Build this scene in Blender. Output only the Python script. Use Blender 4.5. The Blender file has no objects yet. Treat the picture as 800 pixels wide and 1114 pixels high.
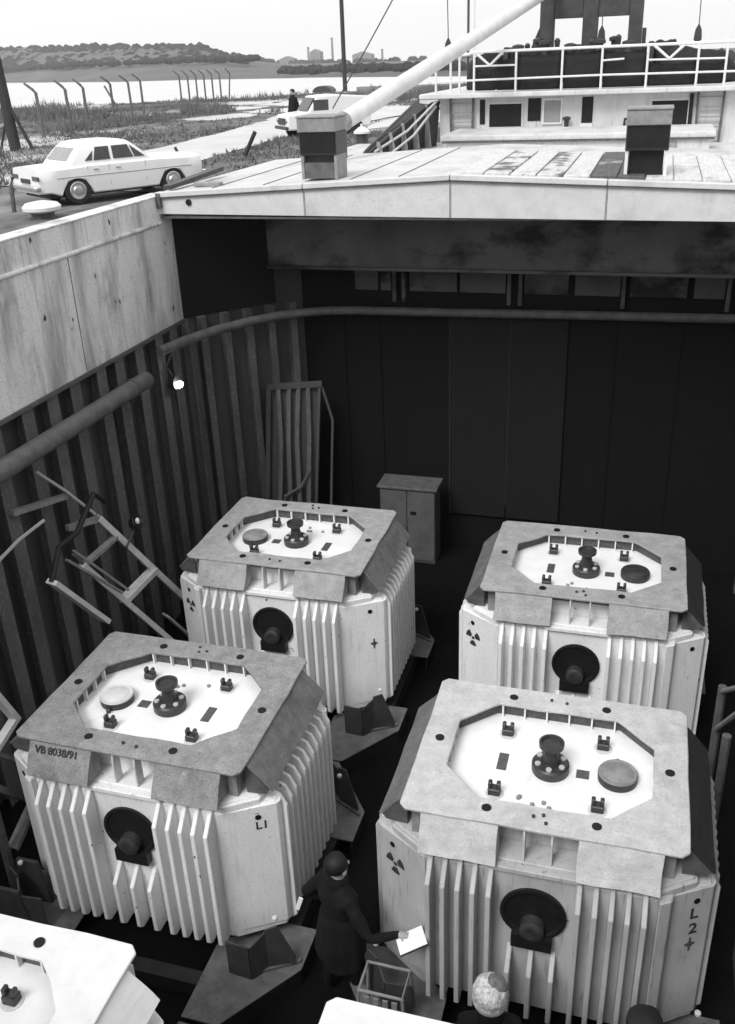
import bpy, bmesh, math, random
from mathutils import Vector, Matrix, noise as mnoise
R = math.radians
random.seed(7)
SC = bpy.context.scene
COL = SC.collection

# ------------------------------------------------------------------ camera
cd = bpy.data.cameras.new("camera")
cam = bpy.data.objects.new("camera", cd); COL.objects.link(cam)
rot = Matrix(((0.96000026, -0.08878114, 0.26555114), (0.27759014, 0.42591348, -0.86112799), (-0.03664989, 0.90039748, 0.43352182)))
cam.matrix_world = Matrix.Translation((0, 0, 5.778)) @ rot.to_4x4()
cd.sensor_fit = 'HORIZONTAL'; cd.sensor_width = 36; cd.lens = 45.838
cd.clip_start = 0.1; cd.clip_end = 6000
SC.camera = cam

# ------------------------------------------------------------------ world, sun, exposure (an overcast day on black and white film)
SUN_EL, SUN_ROT = R(50), R(199)
w = bpy.data.worlds.new("World"); SC.world = w; w.use_nodes = True
nt = w.node_tree; nt.nodes.clear()
sky = nt.nodes.new('ShaderNodeTexSky'); sky.sky_type = 'NISHITA'; sky.sun_disc = False
sky.sun_elevation = SUN_EL; sky.sun_rotation = SUN_ROT
sky.air_density = 1.0; sky.dust_density = 4.0; sky.ozone_density = 1.0
bw = nt.nodes.new('ShaderNodeRGBToBW')
bg = nt.nodes.new('ShaderNodeBackground'); bg.inputs[1].default_value = 0.10
wo = nt.nodes.new('ShaderNodeOutputWorld')
# thick even cloud: the sky's own brightness evened out towards one grey
ev = nt.nodes.new('ShaderNodeMix'); ev.data_type = 'FLOAT'; ev.inputs[0].default_value = 0.85; ev.inputs[3].default_value = 6.8
nt.links.new(sky.outputs[0], bw.inputs[0]); nt.links.new(bw.outputs[0], ev.inputs[2]); nt.links.new(ev.outputs[0], bg.inputs[0]); nt.links.new(bg.outputs[0], wo.inputs[0])
sd = bpy.data.lights.new("sun", 'SUN'); sd.energy = 1.5; sd.angle = R(25); sd.color = (1, 1, 1)
sun = bpy.data.objects.new("sun", sd); COL.objects.link(sun)
sv = Vector((math.sin(SUN_ROT) * math.cos(SUN_EL), math.cos(SUN_ROT) * math.cos(SUN_EL), math.sin(SUN_EL)))
sun.rotation_euler = sv.to_track_quat('Z', 'Y').to_euler(); sun.location = (0, 0, 40)
vs = SC.view_settings
vs.view_transform = 'Standard'; vs.look = 'None'; vs.gamma = 1.0; vs.exposure = 0.75; vs.use_curve_mapping = False
SC.cycles.max_bounces = 8; SC.cycles.diffuse_bounces = 5; SC.cycles.volume_bounces = 1
SC.cycles.use_denoising = True

# ------------------------------------------------------------------ materials (all greys)
def mat(name, a, b, scale=6.0, rough=0.6, stretch=(1, 1, 1), bump=0.0, spec=0.3, c=None, spots=None, metal=0.0, lo=0.35, hi=0.68, world=False, detail=8.0, bscale=None):
    """noise mix between grey a and grey b; optional dark spots / streak layer c=(grey, scale, stretch, lo, hi)"""
    m = bpy.data.materials.new(name); m.use_nodes = True
    n = m.node_tree; N = n.nodes; L = n.links
    bs = N['Principled BSDF']
    tc = N.new('ShaderNodeTexCoord'); oi = N.new('ShaderNodeObjectInfo')
    if world:
        ge = N.new('ShaderNodeNewGeometry'); vec = ge.outputs['Position']
    else:
        ad = N.new('ShaderNodeVectorMath'); ad.operation = 'MULTIPLY_ADD'
        cb = N.new('ShaderNodeCombineXYZ')
        for i in range(3): L.new(oi.outputs['Random'], cb.inputs[i])
        ad.inputs[1].default_value = (37, 53, 29); L.new(cb.outputs[0], ad.inputs[0]); L.new(tc.outputs['Object'], ad.inputs[2])
        vec = ad.outputs[0]
    def layer(sc, st, lo, hi, det=detail):
        mp = N.new('ShaderNodeMapping'); mp.inputs['Scale'].default_value = st; L.new(vec, mp.inputs[0])
        no = N.new('ShaderNodeTexNoise'); no.inputs['Scale'].default_value = sc; no.inputs['Detail'].default_value = det; no.inputs['Roughness'].default_value = 0.62
        L.new(mp.outputs[0], no.inputs['Vector'])
        mr = N.new('ShaderNodeMapRange'); mr.inputs[1].default_value = lo; mr.inputs[2].default_value = hi
        L.new(no.outputs[0], mr.inputs[0]); return mr.outputs[0], no.outputs[0]
    f, raw = layer(scale, stretch, lo, hi)
    mx = N.new('ShaderNodeMix'); mx.data_type = 'RGBA'
    mx.inputs[6].default_value = (a, a, a, 1); mx.inputs[7].default_value = (b, b, b, 1); L.new(f, mx.inputs[0])
    col = mx.outputs[2]
    for lay in ([c] if c and not isinstance(c, list) else (c or [])):
        f2, _ = layer(lay[1], lay[2], lay[3], lay[4], lay[5] if len(lay) > 5 else 6.0)
        m2 = N.new('ShaderNodeMix'); m2.data_type = 'RGBA'; g = lay[0]; m2.inputs[7].default_value = (g, g, g, 1)
        L.new(col, m2.inputs[6]); L.new(f2, m2.inputs[0]); col = m2.outputs[2]
    L.new(col, bs.inputs['Base Color'])
    bs.inputs['Roughness'].default_value = rough; bs.inputs['Metallic'].default_value = metal
    bs.inputs['Specular IOR Level'].default_value = spec
    if bump:
        bp = N.new('ShaderNodeBump'); bp.inputs['Strength'].default_value = bump; bp.inputs['Distance'].default_value = 0.02
        if bscale:
            _, rb = layer(bscale, (1, 1, 1), 0, 1)
            L.new(rb, bp.inputs['Height'])
        else: L.new(raw, bp.inputs['Height'])
        L.new(bp.outputs[0], bs.inputs['Normal'])
    return m
def emit(name, v, s):
    m = bpy.data.materials.new(name); m.use_nodes = True; b = m.node_tree.nodes['Principled BSDF']
    b.inputs['Base Color'].default_value = (v, v, v, 1); b.inputs['Emission Color'].default_value = (1, 1, 1, 1); b.inputs['Emission Strength'].default_value = s
    return m
STR = (5, 5, 0.5)
M = {}
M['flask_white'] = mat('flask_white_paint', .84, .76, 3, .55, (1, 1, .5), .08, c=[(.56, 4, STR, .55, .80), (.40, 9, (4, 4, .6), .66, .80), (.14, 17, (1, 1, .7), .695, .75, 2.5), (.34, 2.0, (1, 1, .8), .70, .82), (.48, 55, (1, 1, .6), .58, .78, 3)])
M['flask_shaded'] = mat('flask_white_shaded', .50, .38, 3, .55, (1, 1, .5), .04, c=[(.18, 5, STR, .58, .78), (.09, 22, (1, 1, .8), .73, .79, 2)])  # shade on the L2 flask painted into its white as grey, plus dirt
M['fin_edge_white'] = mat('fin_edge_paint', .78, .66, 9, .5)
M['lid_white'] = mat('lid_white_paint', .84, .76, 4, .45, bump=.05, c=[(.40, 26, (1, 1, 1), .70, .80, 3), (.60, 3.5, (1, 1, 1), .62, .8)])
M['collar_a'] = mat('collar_worn_grey', .33, .21, 9, .65, (1, 1, 1), .25, c=[(.13, 2.2, (1, 1, 1), .52, .76), (.5, 14, (1, 1, 1), .62, .8), (.12, 70, (1, 1, 1), .50, .74, 3), (.55, 90, (1, 1, 1), .60, .76, 3), (.10, 26, (1, 1, 1), .72, .78, 2)], lo=.3, hi=.7)
M['collar_b'] = mat('collar_mid_grey', .39, .28, 9, .62, (1, 1, 1), .2, c=[(.20, 2.5, (1, 1, 1), .55, .80), (.58, 15, (1, 1, 1), .62, .8), (.16, 70, (1, 1, 1), .52, .76, 3), (.6, 90, (1, 1, 1), .60, .76, 3), (.12, 26, (1, 1, 1), .73, .78, 2)])
M['collar_c'] = mat('collar_light_grey', .56, .43, 9, .62, (1, 1, 1), .16, c=[(.30, 2.5, (1, 1, 1), .55, .82), (.66, 15, (1, 1, 1), .62, .8), (.28, 65, (1, 1, 1), .54, .78, 3), (.7, 90, (1, 1, 1), .60, .78, 3), (.15, 26, (1, 1, 1), .74, .79, 2)])
M['collar_e'] = mat('collar_near_white', .80, .72, 6, .5, (1, 1, 1), .05, c=(.5, 3, (1, 1, 1), .64, .85))
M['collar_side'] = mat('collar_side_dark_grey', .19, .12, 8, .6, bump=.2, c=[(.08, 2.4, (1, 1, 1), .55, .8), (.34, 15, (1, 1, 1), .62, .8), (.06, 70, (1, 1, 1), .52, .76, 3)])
M['black'] = mat('black_rubber', .008, .014, 10, .5)
M['dark_metal'] = mat('dark_metal', .025, .045, 14, .45, bump=.1, spec=.5)
M['dark_metal2'] = mat('dark_worn_steel', .075, .13, 8, .55, bump=.1, c=(.25, 20, (1, 1, 1), .66, .8))
M['mid_metal'] = mat('mid_grey_metal', .20, .30, 9, .5, bump=.1)
M['light_metal'] = mat('light_grey_metal', .55, .68, 9, .5, bump=.05)
M['plate_dark'] = mat('name_plate', .06, .12, 30, .4)  # name plates, and the added shade ring in the collar pockets
M['bolt_light'] = mat('bolt_heads', .42, .55, 20, .4)
M['ink'] = mat('black_stencil_ink', .02, .06, 40, .8)
M['ink_faded'] = mat('faded_stencil_ink', .04, .12, 40, .8)
M['pallet'] = mat('pallet_deck_plate', .17, .10, 8, .7, bump=.1, c=[(.08, 14, (1, 1, 1), .62, .75), (.1, 3, (1, 1, 1), .62, .85)])
M['pallet_dark'] = mat('pallet_dark_steel', .015, .025, 8, .6, bump=.1)
M['bracket'] = mat('bracket_steel', .04, .065, 7, .6, bump=.1, c=(.2, 18, (1, 1, 1), .68, .8))
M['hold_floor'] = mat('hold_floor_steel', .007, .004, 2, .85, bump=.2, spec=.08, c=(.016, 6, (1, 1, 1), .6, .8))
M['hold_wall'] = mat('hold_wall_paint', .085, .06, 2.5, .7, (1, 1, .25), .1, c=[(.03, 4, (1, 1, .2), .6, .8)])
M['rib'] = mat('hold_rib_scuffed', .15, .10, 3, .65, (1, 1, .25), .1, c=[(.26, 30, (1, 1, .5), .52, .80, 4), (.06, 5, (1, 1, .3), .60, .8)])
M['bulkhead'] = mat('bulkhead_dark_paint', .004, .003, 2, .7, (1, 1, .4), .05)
M['panel_seam'] = mat('panel_seam_scuffed', .03, .045, 5, .6)
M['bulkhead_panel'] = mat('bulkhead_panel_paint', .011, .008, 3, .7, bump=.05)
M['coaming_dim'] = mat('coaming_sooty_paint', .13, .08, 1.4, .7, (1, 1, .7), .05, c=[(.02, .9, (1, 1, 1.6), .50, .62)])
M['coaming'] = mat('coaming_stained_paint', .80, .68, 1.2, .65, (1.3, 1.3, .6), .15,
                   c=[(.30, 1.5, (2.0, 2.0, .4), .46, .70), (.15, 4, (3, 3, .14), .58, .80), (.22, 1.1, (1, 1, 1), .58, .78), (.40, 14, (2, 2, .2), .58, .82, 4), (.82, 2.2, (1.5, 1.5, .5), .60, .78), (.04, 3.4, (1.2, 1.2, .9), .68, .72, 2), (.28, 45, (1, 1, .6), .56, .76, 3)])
M['pipe'] = mat('pipe_worn_paint', .15, .09, 6, .55, (1, 1, 1), .1, c=(.05, 11, (1, 1, 1), .6, .75))
M['cover'] = mat('hatch_cover_paint', .62, .54, 4, .55, (1, 1, 1), .1, c=[(.40, 2.2, (1, 1, .6), .55, .8), (.25, 9, (3, 3, .3), .66, .82), (.18, 18, (1, 1, 1), .70, .78, 3), (.30, 50, (1, 1, 1), .58, .78, 3)])
M['cover_top'] = mat('hatch_cover_top_paint', .62, .52, 2.2, .5, (1, 1, 1), .15, c=[(.34, 1.3, (1, .45, 1), .50, .75), (.16, 5, (2, .4, 1), .64, .8), (.12, 9, (1, 1, 1), .68, .78, 4), (.30, 40, (1, 1, 1), .56, .76, 3)])
M['seam'] = mat('seam_grime', .14, .22, 12, .8)
M['board_white'] = mat('deck_board_worn_white', .64, .48, 5, .6, (6, .6, 1), .2, c=[(.26, 3, (1.5, .6, 1), .55, .78), (.08, 1.6, (1, .8, 1), .64, .72, 4)])
M['board_stained'] = mat('deck_board_stained', .60, .46, 5, .7, (6, .6, 1), .15, c=(.13, 1.9, (1, 1, 1), .50, .58, 3))
M['board_dark'] = mat('deck_board_dark', .06, .12, 5, .6, (6, .6, 1), .15, c=(.5, 1.5, (1, .7, 1), .60, .75))
M['house'] = mat('deckhouse_white_paint', .64, .52, 3, .5, (1, 1, .5), .1, c=[(.32, 6, (3, 3, .25), .56, .78), (.12, 10, (1, 1, .5), .68, .78)])
M['house_dark'] = mat('opening_dark', .008, .014, 4, .6)
M['glass'] = mat('window_glass_dark', .03, .05, 3, .08, spec=.6)
M['win_grey'] = mat('window_blind_grey', .26, .33, 9, .5)
M['rail'] = mat('rail_white_paint', .76, .62, 20, .5)
M['mast'] = mat('mast_dark_grey_paint', .045, .075, 4, .6)
M['tarp'] = mat('black_canvas', .010, .02, 6, .75, bump=.3)
M['boom'] = mat('derrick_boom_paint', .66, .54, 5, .5, c=(.4, 4, (1, 1, 1), .62, .8))
M['rope'] = mat('rope_fibre', .42, .52, 60, .9, bump=.2)
M['wire'] = mat('wire_dark', .06, .08, 40, .6)
M['ground'] = mat('quay_ground', .17, .09, .45, .9, (1, 1, 1), .5, world=True, c=[(.05, 1.7, (1, 1, 1), .52, .72), (.42, .085, (1, .55, 1), .50, .60, 6)], bscale=3.0)
M['road'] = mat('pale_wet_road', .56, .46, .5, .6, (1, 1, 1), .2, world=True, c=(.3, 1.2, (1, 1, 1), .6, .8), bscale=5)
M['grass'] = mat('rough_grass', .09, .17, .5, .9, world=True, c=(.26, .12, (1, 1, 1), .55, .66))
M['water'] = mat('river_water', .52, .60, .05, .5, (1, 1, 1), world=True, bump=.6, spec=1.0, bscale=1.2)
M['puddle'] = mat('puddle_water', .46, .54, .8, .3, world=True, bump=.1, spec=1.0, bscale=6)
M['far_land'] = mat('far_bank_fields', .07, .12, .012, .9, world=True, c=(.09, .03, (.4, 1, 1), .55, .6))
M['far_wood'] = mat('far_wood_foliage', .008, .018, .05, .9, world=True)
M['far_build'] = mat('far_building_grey', .2, .25, .05, .8, world=True)
M['concrete'] = mat('concrete_post', .10, .15, 5, .9, bump=.1)
M['timber'] = mat('tarred_timber', .03, .05, 5, .8, (3, 3, .4), .2)
M['car'] = mat('car_white_paint', .80, .77, 2, .25, spec=.5)
M['chrome'] = mat('chrome', .6, .65, 5, .2, metal=.9)
M['tyre'] = mat('tyre_rubber', .02, .03, 20, .8)
M['lamp_red'] = mat('tail_lamp_glass', .07, .1, 5, .2)
M['coat'] = mat('dark_coat_cloth', .003, .007, 7, .9, (1, 1, .4), bump=1.0)
M['trousers'] = mat('dark_trousers_cloth', .003, .006, 30, .9, bump=.1)
M['skin'] = mat('skin', .30, .36, 20, .5)
M['hair'] = mat('dark_hair', .006, .014, 60, .6, (1, 1, .2), .3)
M['knit'] = mat('white_knitted_wool', .70, .34, 34, .95, bump=1.0, lo=.36, hi=.64, c=(.22, 9, (1, 1, 1), .60, .75))
M['knit_dark'] = mat('grey_knitted_wool', .20, .10, 26, .95, bump=1.0)
M['shoe'] = mat('black_leather', .015, .025, 12, .4)
M['paper'] = mat('white_paper', .85, .8, 5, .8)
M['eye'] = mat('eye_white', .6, .65, 5, .3)
M['cabinet'] = mat('cabinet_grey_paint', .12, .075, 4, .6, bump=.05, c=(.1, 6, (1, 1, 1), .62, .8))
M['bollard_white'] = mat('bollard_white_cap', .78, .68, 12, .6, bump=.1)
M['lamp_on'] = emit('lit_lamp_glass', .9, 14.0)

# ------------------------------------------------------------------ mesh helpers
class MB:
    def __init__(s): s.v = []; s.f = []; s.mi = []; s.m = 0
    def add(s, vs, fs, T=None):
        o = len(s.v)
        s.v += [tuple(T @ Vector(p)) if T is not None else tuple(p) for p in vs]
        s.f += [tuple(i + o for i in f) for f in fs]; s.mi += [s.m] * len(fs); return s
    def box(s, x0, x1, y0, y1, z0, z1, T=None):
        vs = [(x, y, z) for z in (z0, z1) for y in (y0, y1) for x in (x0, x1)]
        return s.add(vs, [(0, 2, 3, 1), (4, 5, 7, 6), (0, 1, 5, 4), (2, 6, 7, 3), (0, 4, 6, 2), (1, 3, 7, 5)], T)
    def prism(s, poly, d, T=None):
        """poly: list of 3-D points (planar); d: extrusion vector"""
        n = len(poly); d = Vector(d)
        vs = [Vector(p) for p in poly] + [Vector(p) + d for p in poly]
        return s.add(vs, [tuple(reversed(range(n))), tuple(range(n, 2 * n))] + [(i, (i + 1) % n, n + (i + 1) % n, n + i) for i in range(n)], T)
    def lathe(s, prof, n=20, T=None):
        """prof: list of (r, z); closed with caps where r>0 at the ends"""
        vs = []; fs = []
        for r, z in prof:
            for k in range(n):
                a = 2 * math.pi * k / n; vs.append((r * math.cos(a), r * math.sin(a), z))
        for i in range(len(prof) - 1):
            for k in range(n):
                k2 = (k + 1) % n; fs.append((i * n + k, i * n + k2, (i + 1) * n + k2, (i + 1) * n + k))
        fs.append(tuple(reversed(range(n)))); fs.append(tuple((len(prof) - 1) * n + k for k in range(n)))
        return s.add(vs, fs, T)
    def tube(s, pts, r, n=8):
        pts = [Vector(p) for p in pts]; vs = []; fs = []
        rr = r if isinstance(r, (list, tuple)) else [r] * len(pts)
        for i, p in enumerate(pts):
            t = (pts[min(i + 1, len(pts) - 1)] - pts[max(i - 1, 0)]).normalized()
            up = Vector((0, 0, 1)) if abs(t.z) < .95 else Vector((0, 1, 0))
            a = t.cross(up).normalized(); b = a.cross(t)
            for k in range(n):
                g = 2 * math.pi * k / n + math.pi / n
                vs.append(p + (a * math.cos(g) + b * math.sin(g)) * rr[i])
        for i in range(len(pts) - 1):
            for k in range(n):
                k2 = (k + 1) % n; fs.append((i * n + k, i * n + k2, (i + 1) * n + k2, (i + 1) * n + k))
        fs.append(tuple(reversed(range(n)))); fs.append(tuple((len(pts) - 1) * n + k for k in range(n)))
        return s.add(vs, fs)
    def bar(s, p, q, w, h=None):
        """rectangular bar from p to q"""
        h = h or w; p = Vector(p); q = Vector(q); t = (q - p).normalized()
        up = Vector((0, 0, 1)) if abs(t.z) < .95 else Vector((0, 1, 0))
        a = t.cross(up).normalized() * w / 2; b = a.cross(t).normalized() * h / 2
        vs = [c + sa * a + sb * b for c in (p, q) for sa, sb in ((-1, -1), (1, -1), (1, 1), (-1, 1))]
        return s.add(vs, [(3, 2, 1, 0), (4, 5, 6, 7), (0, 1, 5, 4), (1, 2, 6, 5), (2, 3, 7, 6), (3, 0, 4, 7)])
    def ell(s, c, r, n=12, m=8, T=None):
        vs = []; fs = []
        for i in range(m + 1):
            th = math.pi * i / m
            for k in range(n):
                a = 2 * math.pi * k / n
                vs.append((c[0] + r[0] * math.sin(th) * math.cos(a), c[1] + r[1] * math.sin(th) * math.sin(a), c[2] - r[2] * math.cos(th)))
        for i in range(m):
            for k in range(n):
                k2 = (k + 1) % n; fs.append((i * n + k, i * n + k2, (i + 1) * n + k2, (i + 1) * n + k))
        return s.add(vs, fs, T)
    def mesh(s, name, mats, smooth=False, bevel=0, seg=1):
        me = bpy.data.meshes.new(name); me.from_pydata(s.v, [], s.f)
        bm = bmesh.new(); bm.from_mesh(me)
        for f, i in zip(bm.faces, s.mi): f.material_index = i
        bmesh.ops.remove_doubles(bm, verts=bm.verts, dist=1e-5)
        bmesh.ops.recalc_face_normals(bm, faces=bm.faces)
        if bevel:
            es = [e for e in bm.edges if len(e.link_faces) == 2 and e.calc_face_angle(0) > .5]
            bmesh.ops.bevel(bm, geom=es, offset=bevel, segments=seg, affect='EDGES', profile=.6, clamp_overlap=True)
        if smooth:
            for f in bm.faces: f.smooth = True
        bm.to_mesh(me); bm.free()
        if smooth: me.set_sharp_from_angle(angle=R(38))
        for m in (mats if isinstance(mats, (list, tuple)) else [mats]): me.materials.append(m)
        return me
    def obj(s, name, mats, parent=None, **k):
        return link(name, s.mesh(name, mats, **k), parent)
def link(name, me, parent=None, loc=None):
    o = bpy.data.objects.new(name, me); COL.objects.link(o)
    if parent: o.parent = parent
    if loc: o.location = loc
    return o
def tag(o, label, cat, group=None):
    o['label'] = label; o['category'] = cat
    if group: o['group'] = group
    return o
def thing(name, label, cat, loc=(0, 0, 0), rz=0, group=None):
    o = bpy.data.objects.new(name, None); COL.objects.link(o); o.location = loc; o.rotation_euler = (0, 0, rz); o.empty_display_size = .2
    return tag(o, label, cat, group)
def struct(o, label=None):
    o['kind'] = 'structure'
    if label: o['label'] = label
    return o
def stuff(o, label=None):
    o['kind'] = 'stuff'
    if label: o['label'] = label
    return o
def children(o): return [c for c in COL.objects if c.parent == o]
def copy_tree(o, parent=None):
    c = o.copy(); COL.objects.link(c); c.parent = parent
    for ch in KIDS.get(o.name, []): copy_tree(ch, c)
    return c
KIDS = {}
def index_kids():
    KIDS.clear()
    for o in COL.objects:
        if o.parent: KIDS.setdefault(o.parent.name, []).append(o)
def text_mesh(txt, size, name, m, shear=0):
    cu = bpy.data.curves.new(name, 'FONT'); cu.body = txt; cu.size = size; cu.align_x = 'CENTER'; cu.align_y = 'CENTER'; cu.extrude = .0012; cu.offset = size * .018; cu.shear = shear
    t = bpy.data.objects.new(name, cu); COL.objects.link(t)
    me = bpy.data.meshes.new_from_object(t.evaluated_get(bpy.context.evaluated_depsgraph_get()))
    bpy.data.objects.remove(t); me.materials.clear(); me.materials.append(m); return me
def frame(o, x, y):
    """matrix with x axis, y axis (both unit), origin o"""
    x = Vector(x).normalized(); y = Vector(y).normalized(); z = x.cross(y)
    return Matrix(((x.x, y.x, z.x, o[0]), (x.y, y.y, z.y, o[1]), (x.z, y.z, z.z, o[2]), (0, 0, 0, 1)))

FLOOR = -2.45

# ================================================================== SHIP: hold
def hold():
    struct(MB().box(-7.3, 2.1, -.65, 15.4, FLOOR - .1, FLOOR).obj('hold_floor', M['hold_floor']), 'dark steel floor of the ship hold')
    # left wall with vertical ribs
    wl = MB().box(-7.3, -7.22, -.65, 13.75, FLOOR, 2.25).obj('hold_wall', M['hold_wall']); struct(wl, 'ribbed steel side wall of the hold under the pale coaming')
    rb = MB(); rb.box(-7.22, -7.045, -.008, .008, FLOOR + .01, 2.2); rb.box(-7.045, -7.025, -.115, .115, FLOOR + .01, 2.2); rb.box(-7.218, -7.205, .08, .30, FLOOR + .4, 2.0)
    rm = rb.mesh('rib', M['rib'], bevel=.003)
    y = 1.2; k = 0
    while y < 13.6:
        link('rib', rm, wl, (0, y + .05 * math.sin(k * 2.3), 0)); y += .56; k += 1
    # chamfered corner wall, bulkhead
    cw = MB().prism([(-7.25, 13.75, FLOOR), (-5.75, 15.3, FLOOR), (-5.69, 15.36, FLOOR), (-7.31, 13.8, FLOOR)], (0, 0, 6.3)).obj('hold_corner_wall', M['hold_wall']); struct(cw)
    for t in (.12, .31, .5, .69, .88):
        p = Vector((-7.25, 13.75, 0)).lerp(Vector((-5.75, 15.3, 0)), t)
        r_ = MB().box(-.06, .06, -.16, 0, FLOOR + .01, 2.1).obj('rib', M['rib'], cw, bevel=.003); r_.location = p; r_.rotation_euler = (0, 0, math.atan2(1.55, 1.5))
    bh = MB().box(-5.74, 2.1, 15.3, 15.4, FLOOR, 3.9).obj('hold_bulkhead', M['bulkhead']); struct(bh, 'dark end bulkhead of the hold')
    for x0, x1 in ((-3.11, -2.115), (-2.095, -1.16)):
        MB().box(x0, x1, 15.24, 15.3, -1.76, 1.9).obj('bulkhead_panel', M['bulkhead_panel'], bh, bevel=.008)
    MB().box(-2.113, -2.097, 15.235, 15.3, -1.5, 1.9).obj('panel_seam', M['panel_seam'], bh)
    MB().box(-3.13, -3.112, 15.225, 15.3, -1.76, 1.9).obj('panel_seam', M['panel_seam'], bh)
    for x in (-5.0, -4.35, -.4, .6): MB().box(x - .01, x + .01, 15.27, 15.3, FLOOR, 1.95).obj('bulkhead_stiffener', M['bulkhead'], bh)
    sb = MB().box(-.03, .03, -.12, 0, 2.12, 2.68)
    sm = sb.mesh('bracket', M['coaming_dim'])
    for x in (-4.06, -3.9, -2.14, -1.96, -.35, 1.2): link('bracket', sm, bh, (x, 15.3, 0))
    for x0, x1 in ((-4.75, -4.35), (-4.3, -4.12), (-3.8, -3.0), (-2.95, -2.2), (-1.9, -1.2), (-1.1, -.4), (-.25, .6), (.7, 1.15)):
        MB().box(x0, x1, 15.22, 15.28, 2.3, 2.62).obj('lit_patch', M['coaming_dim'], bh, bevel=.005)  # paler plates stand in for lit patches in the recess
    # right wall, aft bulkhead (outside or at the edge of the view)
    wr = MB().box(2.02, 2.1, -.65, 15.3, FLOOR, 2.25).obj('hold_wall', M['hold_wall']); struct(wr, 'ribbed steel wall on the far right of the hold')
    rm2 = MB().box(1.86, 2.02, -.008, .008, FLOOR + .01, 2.2).box(1.84, 1.86, -.075, .075, FLOOR + .01, 2.2).mesh('rib', M['rib'])
    for k in range(24): link('rib', rm2, wr, (0, 1.3 + k * .58, 0))
    struct(MB().box(-7.3, 2.1, -.75, -.65, FLOOR, 4.0).obj('aft_bulkhead', M['bulkhead']), 'end bulkhead of the hold below the viewer')
    # coamings
    cl = MB().box(-7.08, -7.0, -.65, 13.25, 2.22, 4.10).obj('hatch_coaming', M['coaming']); struct(cl, 'tall pale rust streaked steel coaming along the side of the hatch')
    MB().tube([(-6.985, -.6, 3.74), (-6.985, 12.85, 3.74)], .028).obj('coaming_bead', M['coaming'], cl, smooth=True)
    MB().box(-7.26, -6.985, -.54, 13.2, 4.102, 4.125).obj('coaming_flange', M['coaming'], cl, bevel=.006)
    MB().box(-7.22, -6.97, -.65, 13.25, 2.17, 2.216).obj('coaming_lower_flange', M['dark_metal2'], cl)
    for yy in (3.6, 7.0, 10.4): MB().box(-6.9985, -6.994, yy - .006, yy + .006, 2.24, 3.7).obj('weld_seam', M['seam'], cl)
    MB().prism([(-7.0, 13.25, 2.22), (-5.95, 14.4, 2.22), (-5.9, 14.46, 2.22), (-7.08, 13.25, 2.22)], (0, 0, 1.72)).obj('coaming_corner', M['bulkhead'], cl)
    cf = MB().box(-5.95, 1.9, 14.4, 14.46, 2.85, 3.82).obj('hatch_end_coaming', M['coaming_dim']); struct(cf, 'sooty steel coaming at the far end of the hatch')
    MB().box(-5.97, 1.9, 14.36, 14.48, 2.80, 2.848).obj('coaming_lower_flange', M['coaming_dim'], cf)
    cr = MB().box(1.82, 1.9, -.65, 14.4, 2.22, 4.1).obj('hatch_coaming', M['coaming']); struct(cr, 'pale steel coaming on the right side of the hatch')
    # curved rail at the top of the wall (a half pipe), long pipe beneath the coaming
    pts = [(-6.85, 12.1, 2.02), (-6.72, 12.7, 2.03), (-6.5, 13.35, 2.03), (-6.2, 13.95, 2.02), (-5.85, 14.5, 2.0), (-5.5, 14.85, 1.98), (-5.15, 15.05, 1.97), (-4.7, 15.12, 1.97), (-3, 15.14, 1.98), (-1, 15.16, 2.0), (1.95, 15.18, 2.02)]
    rl = tag(MB().tube(pts, .075, 10).obj('curved_pipe', M['pipe'], smooth=True), 'curved pipe bending round the dark corner onto the end bulkhead', 'pipe')
    pp = thing('wall_pipe', 'thick straight pipe running along the ribbed wall below the coaming', 'pipe', (-6.78, 0, 1.78))
    MB().tube([(0, -.5, .0), (0, 5, .02), (0, 11.5, .0)], .12, 14).obj('pipe_run', M['pipe'], pp, smooth=True)
    for yy in (4.2, 7.6, 11.1):
        MB().lathe([(.133, -.04), (.133, .04)], 14, frame((0, yy, 0), (1, 0, 0), (0, 0, 1))).obj('pipe_clamp', M['dark_metal2'], pp, smooth=True)
        MB().box(-.26, -.02, yy - .03, yy + .03, -.2, -.13).obj('pipe_bracket', M['dark_metal2'], pp)
    # lit lamp on the wall
    lp = thing('bulkhead_lamp', 'small lit lamp shining white on the ribbed wall', 'lamp', (-6.85, 12.5, 1.42))
    MB().lathe([(.03, -.12), (.10, -.10), (.115, 0)], 14, frame((0, 0, 0), (0, 1, 0), (-.15, .3, .9))).obj('lamp_shade', M['dark_metal'], lp, smooth=True)
    MB().ell((.05, -.03, -.03), (.055, .10, .05), 9, 5).obj('bulb', M['lamp_on'], lp, smooth=True)
    MB().tube([(-.08, .06, .05), (-.22, .12, .2), (-.2, .3, .35)], .018).obj('lamp_arm', M['dark_metal2'], lp, smooth=True)
hold()

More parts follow.
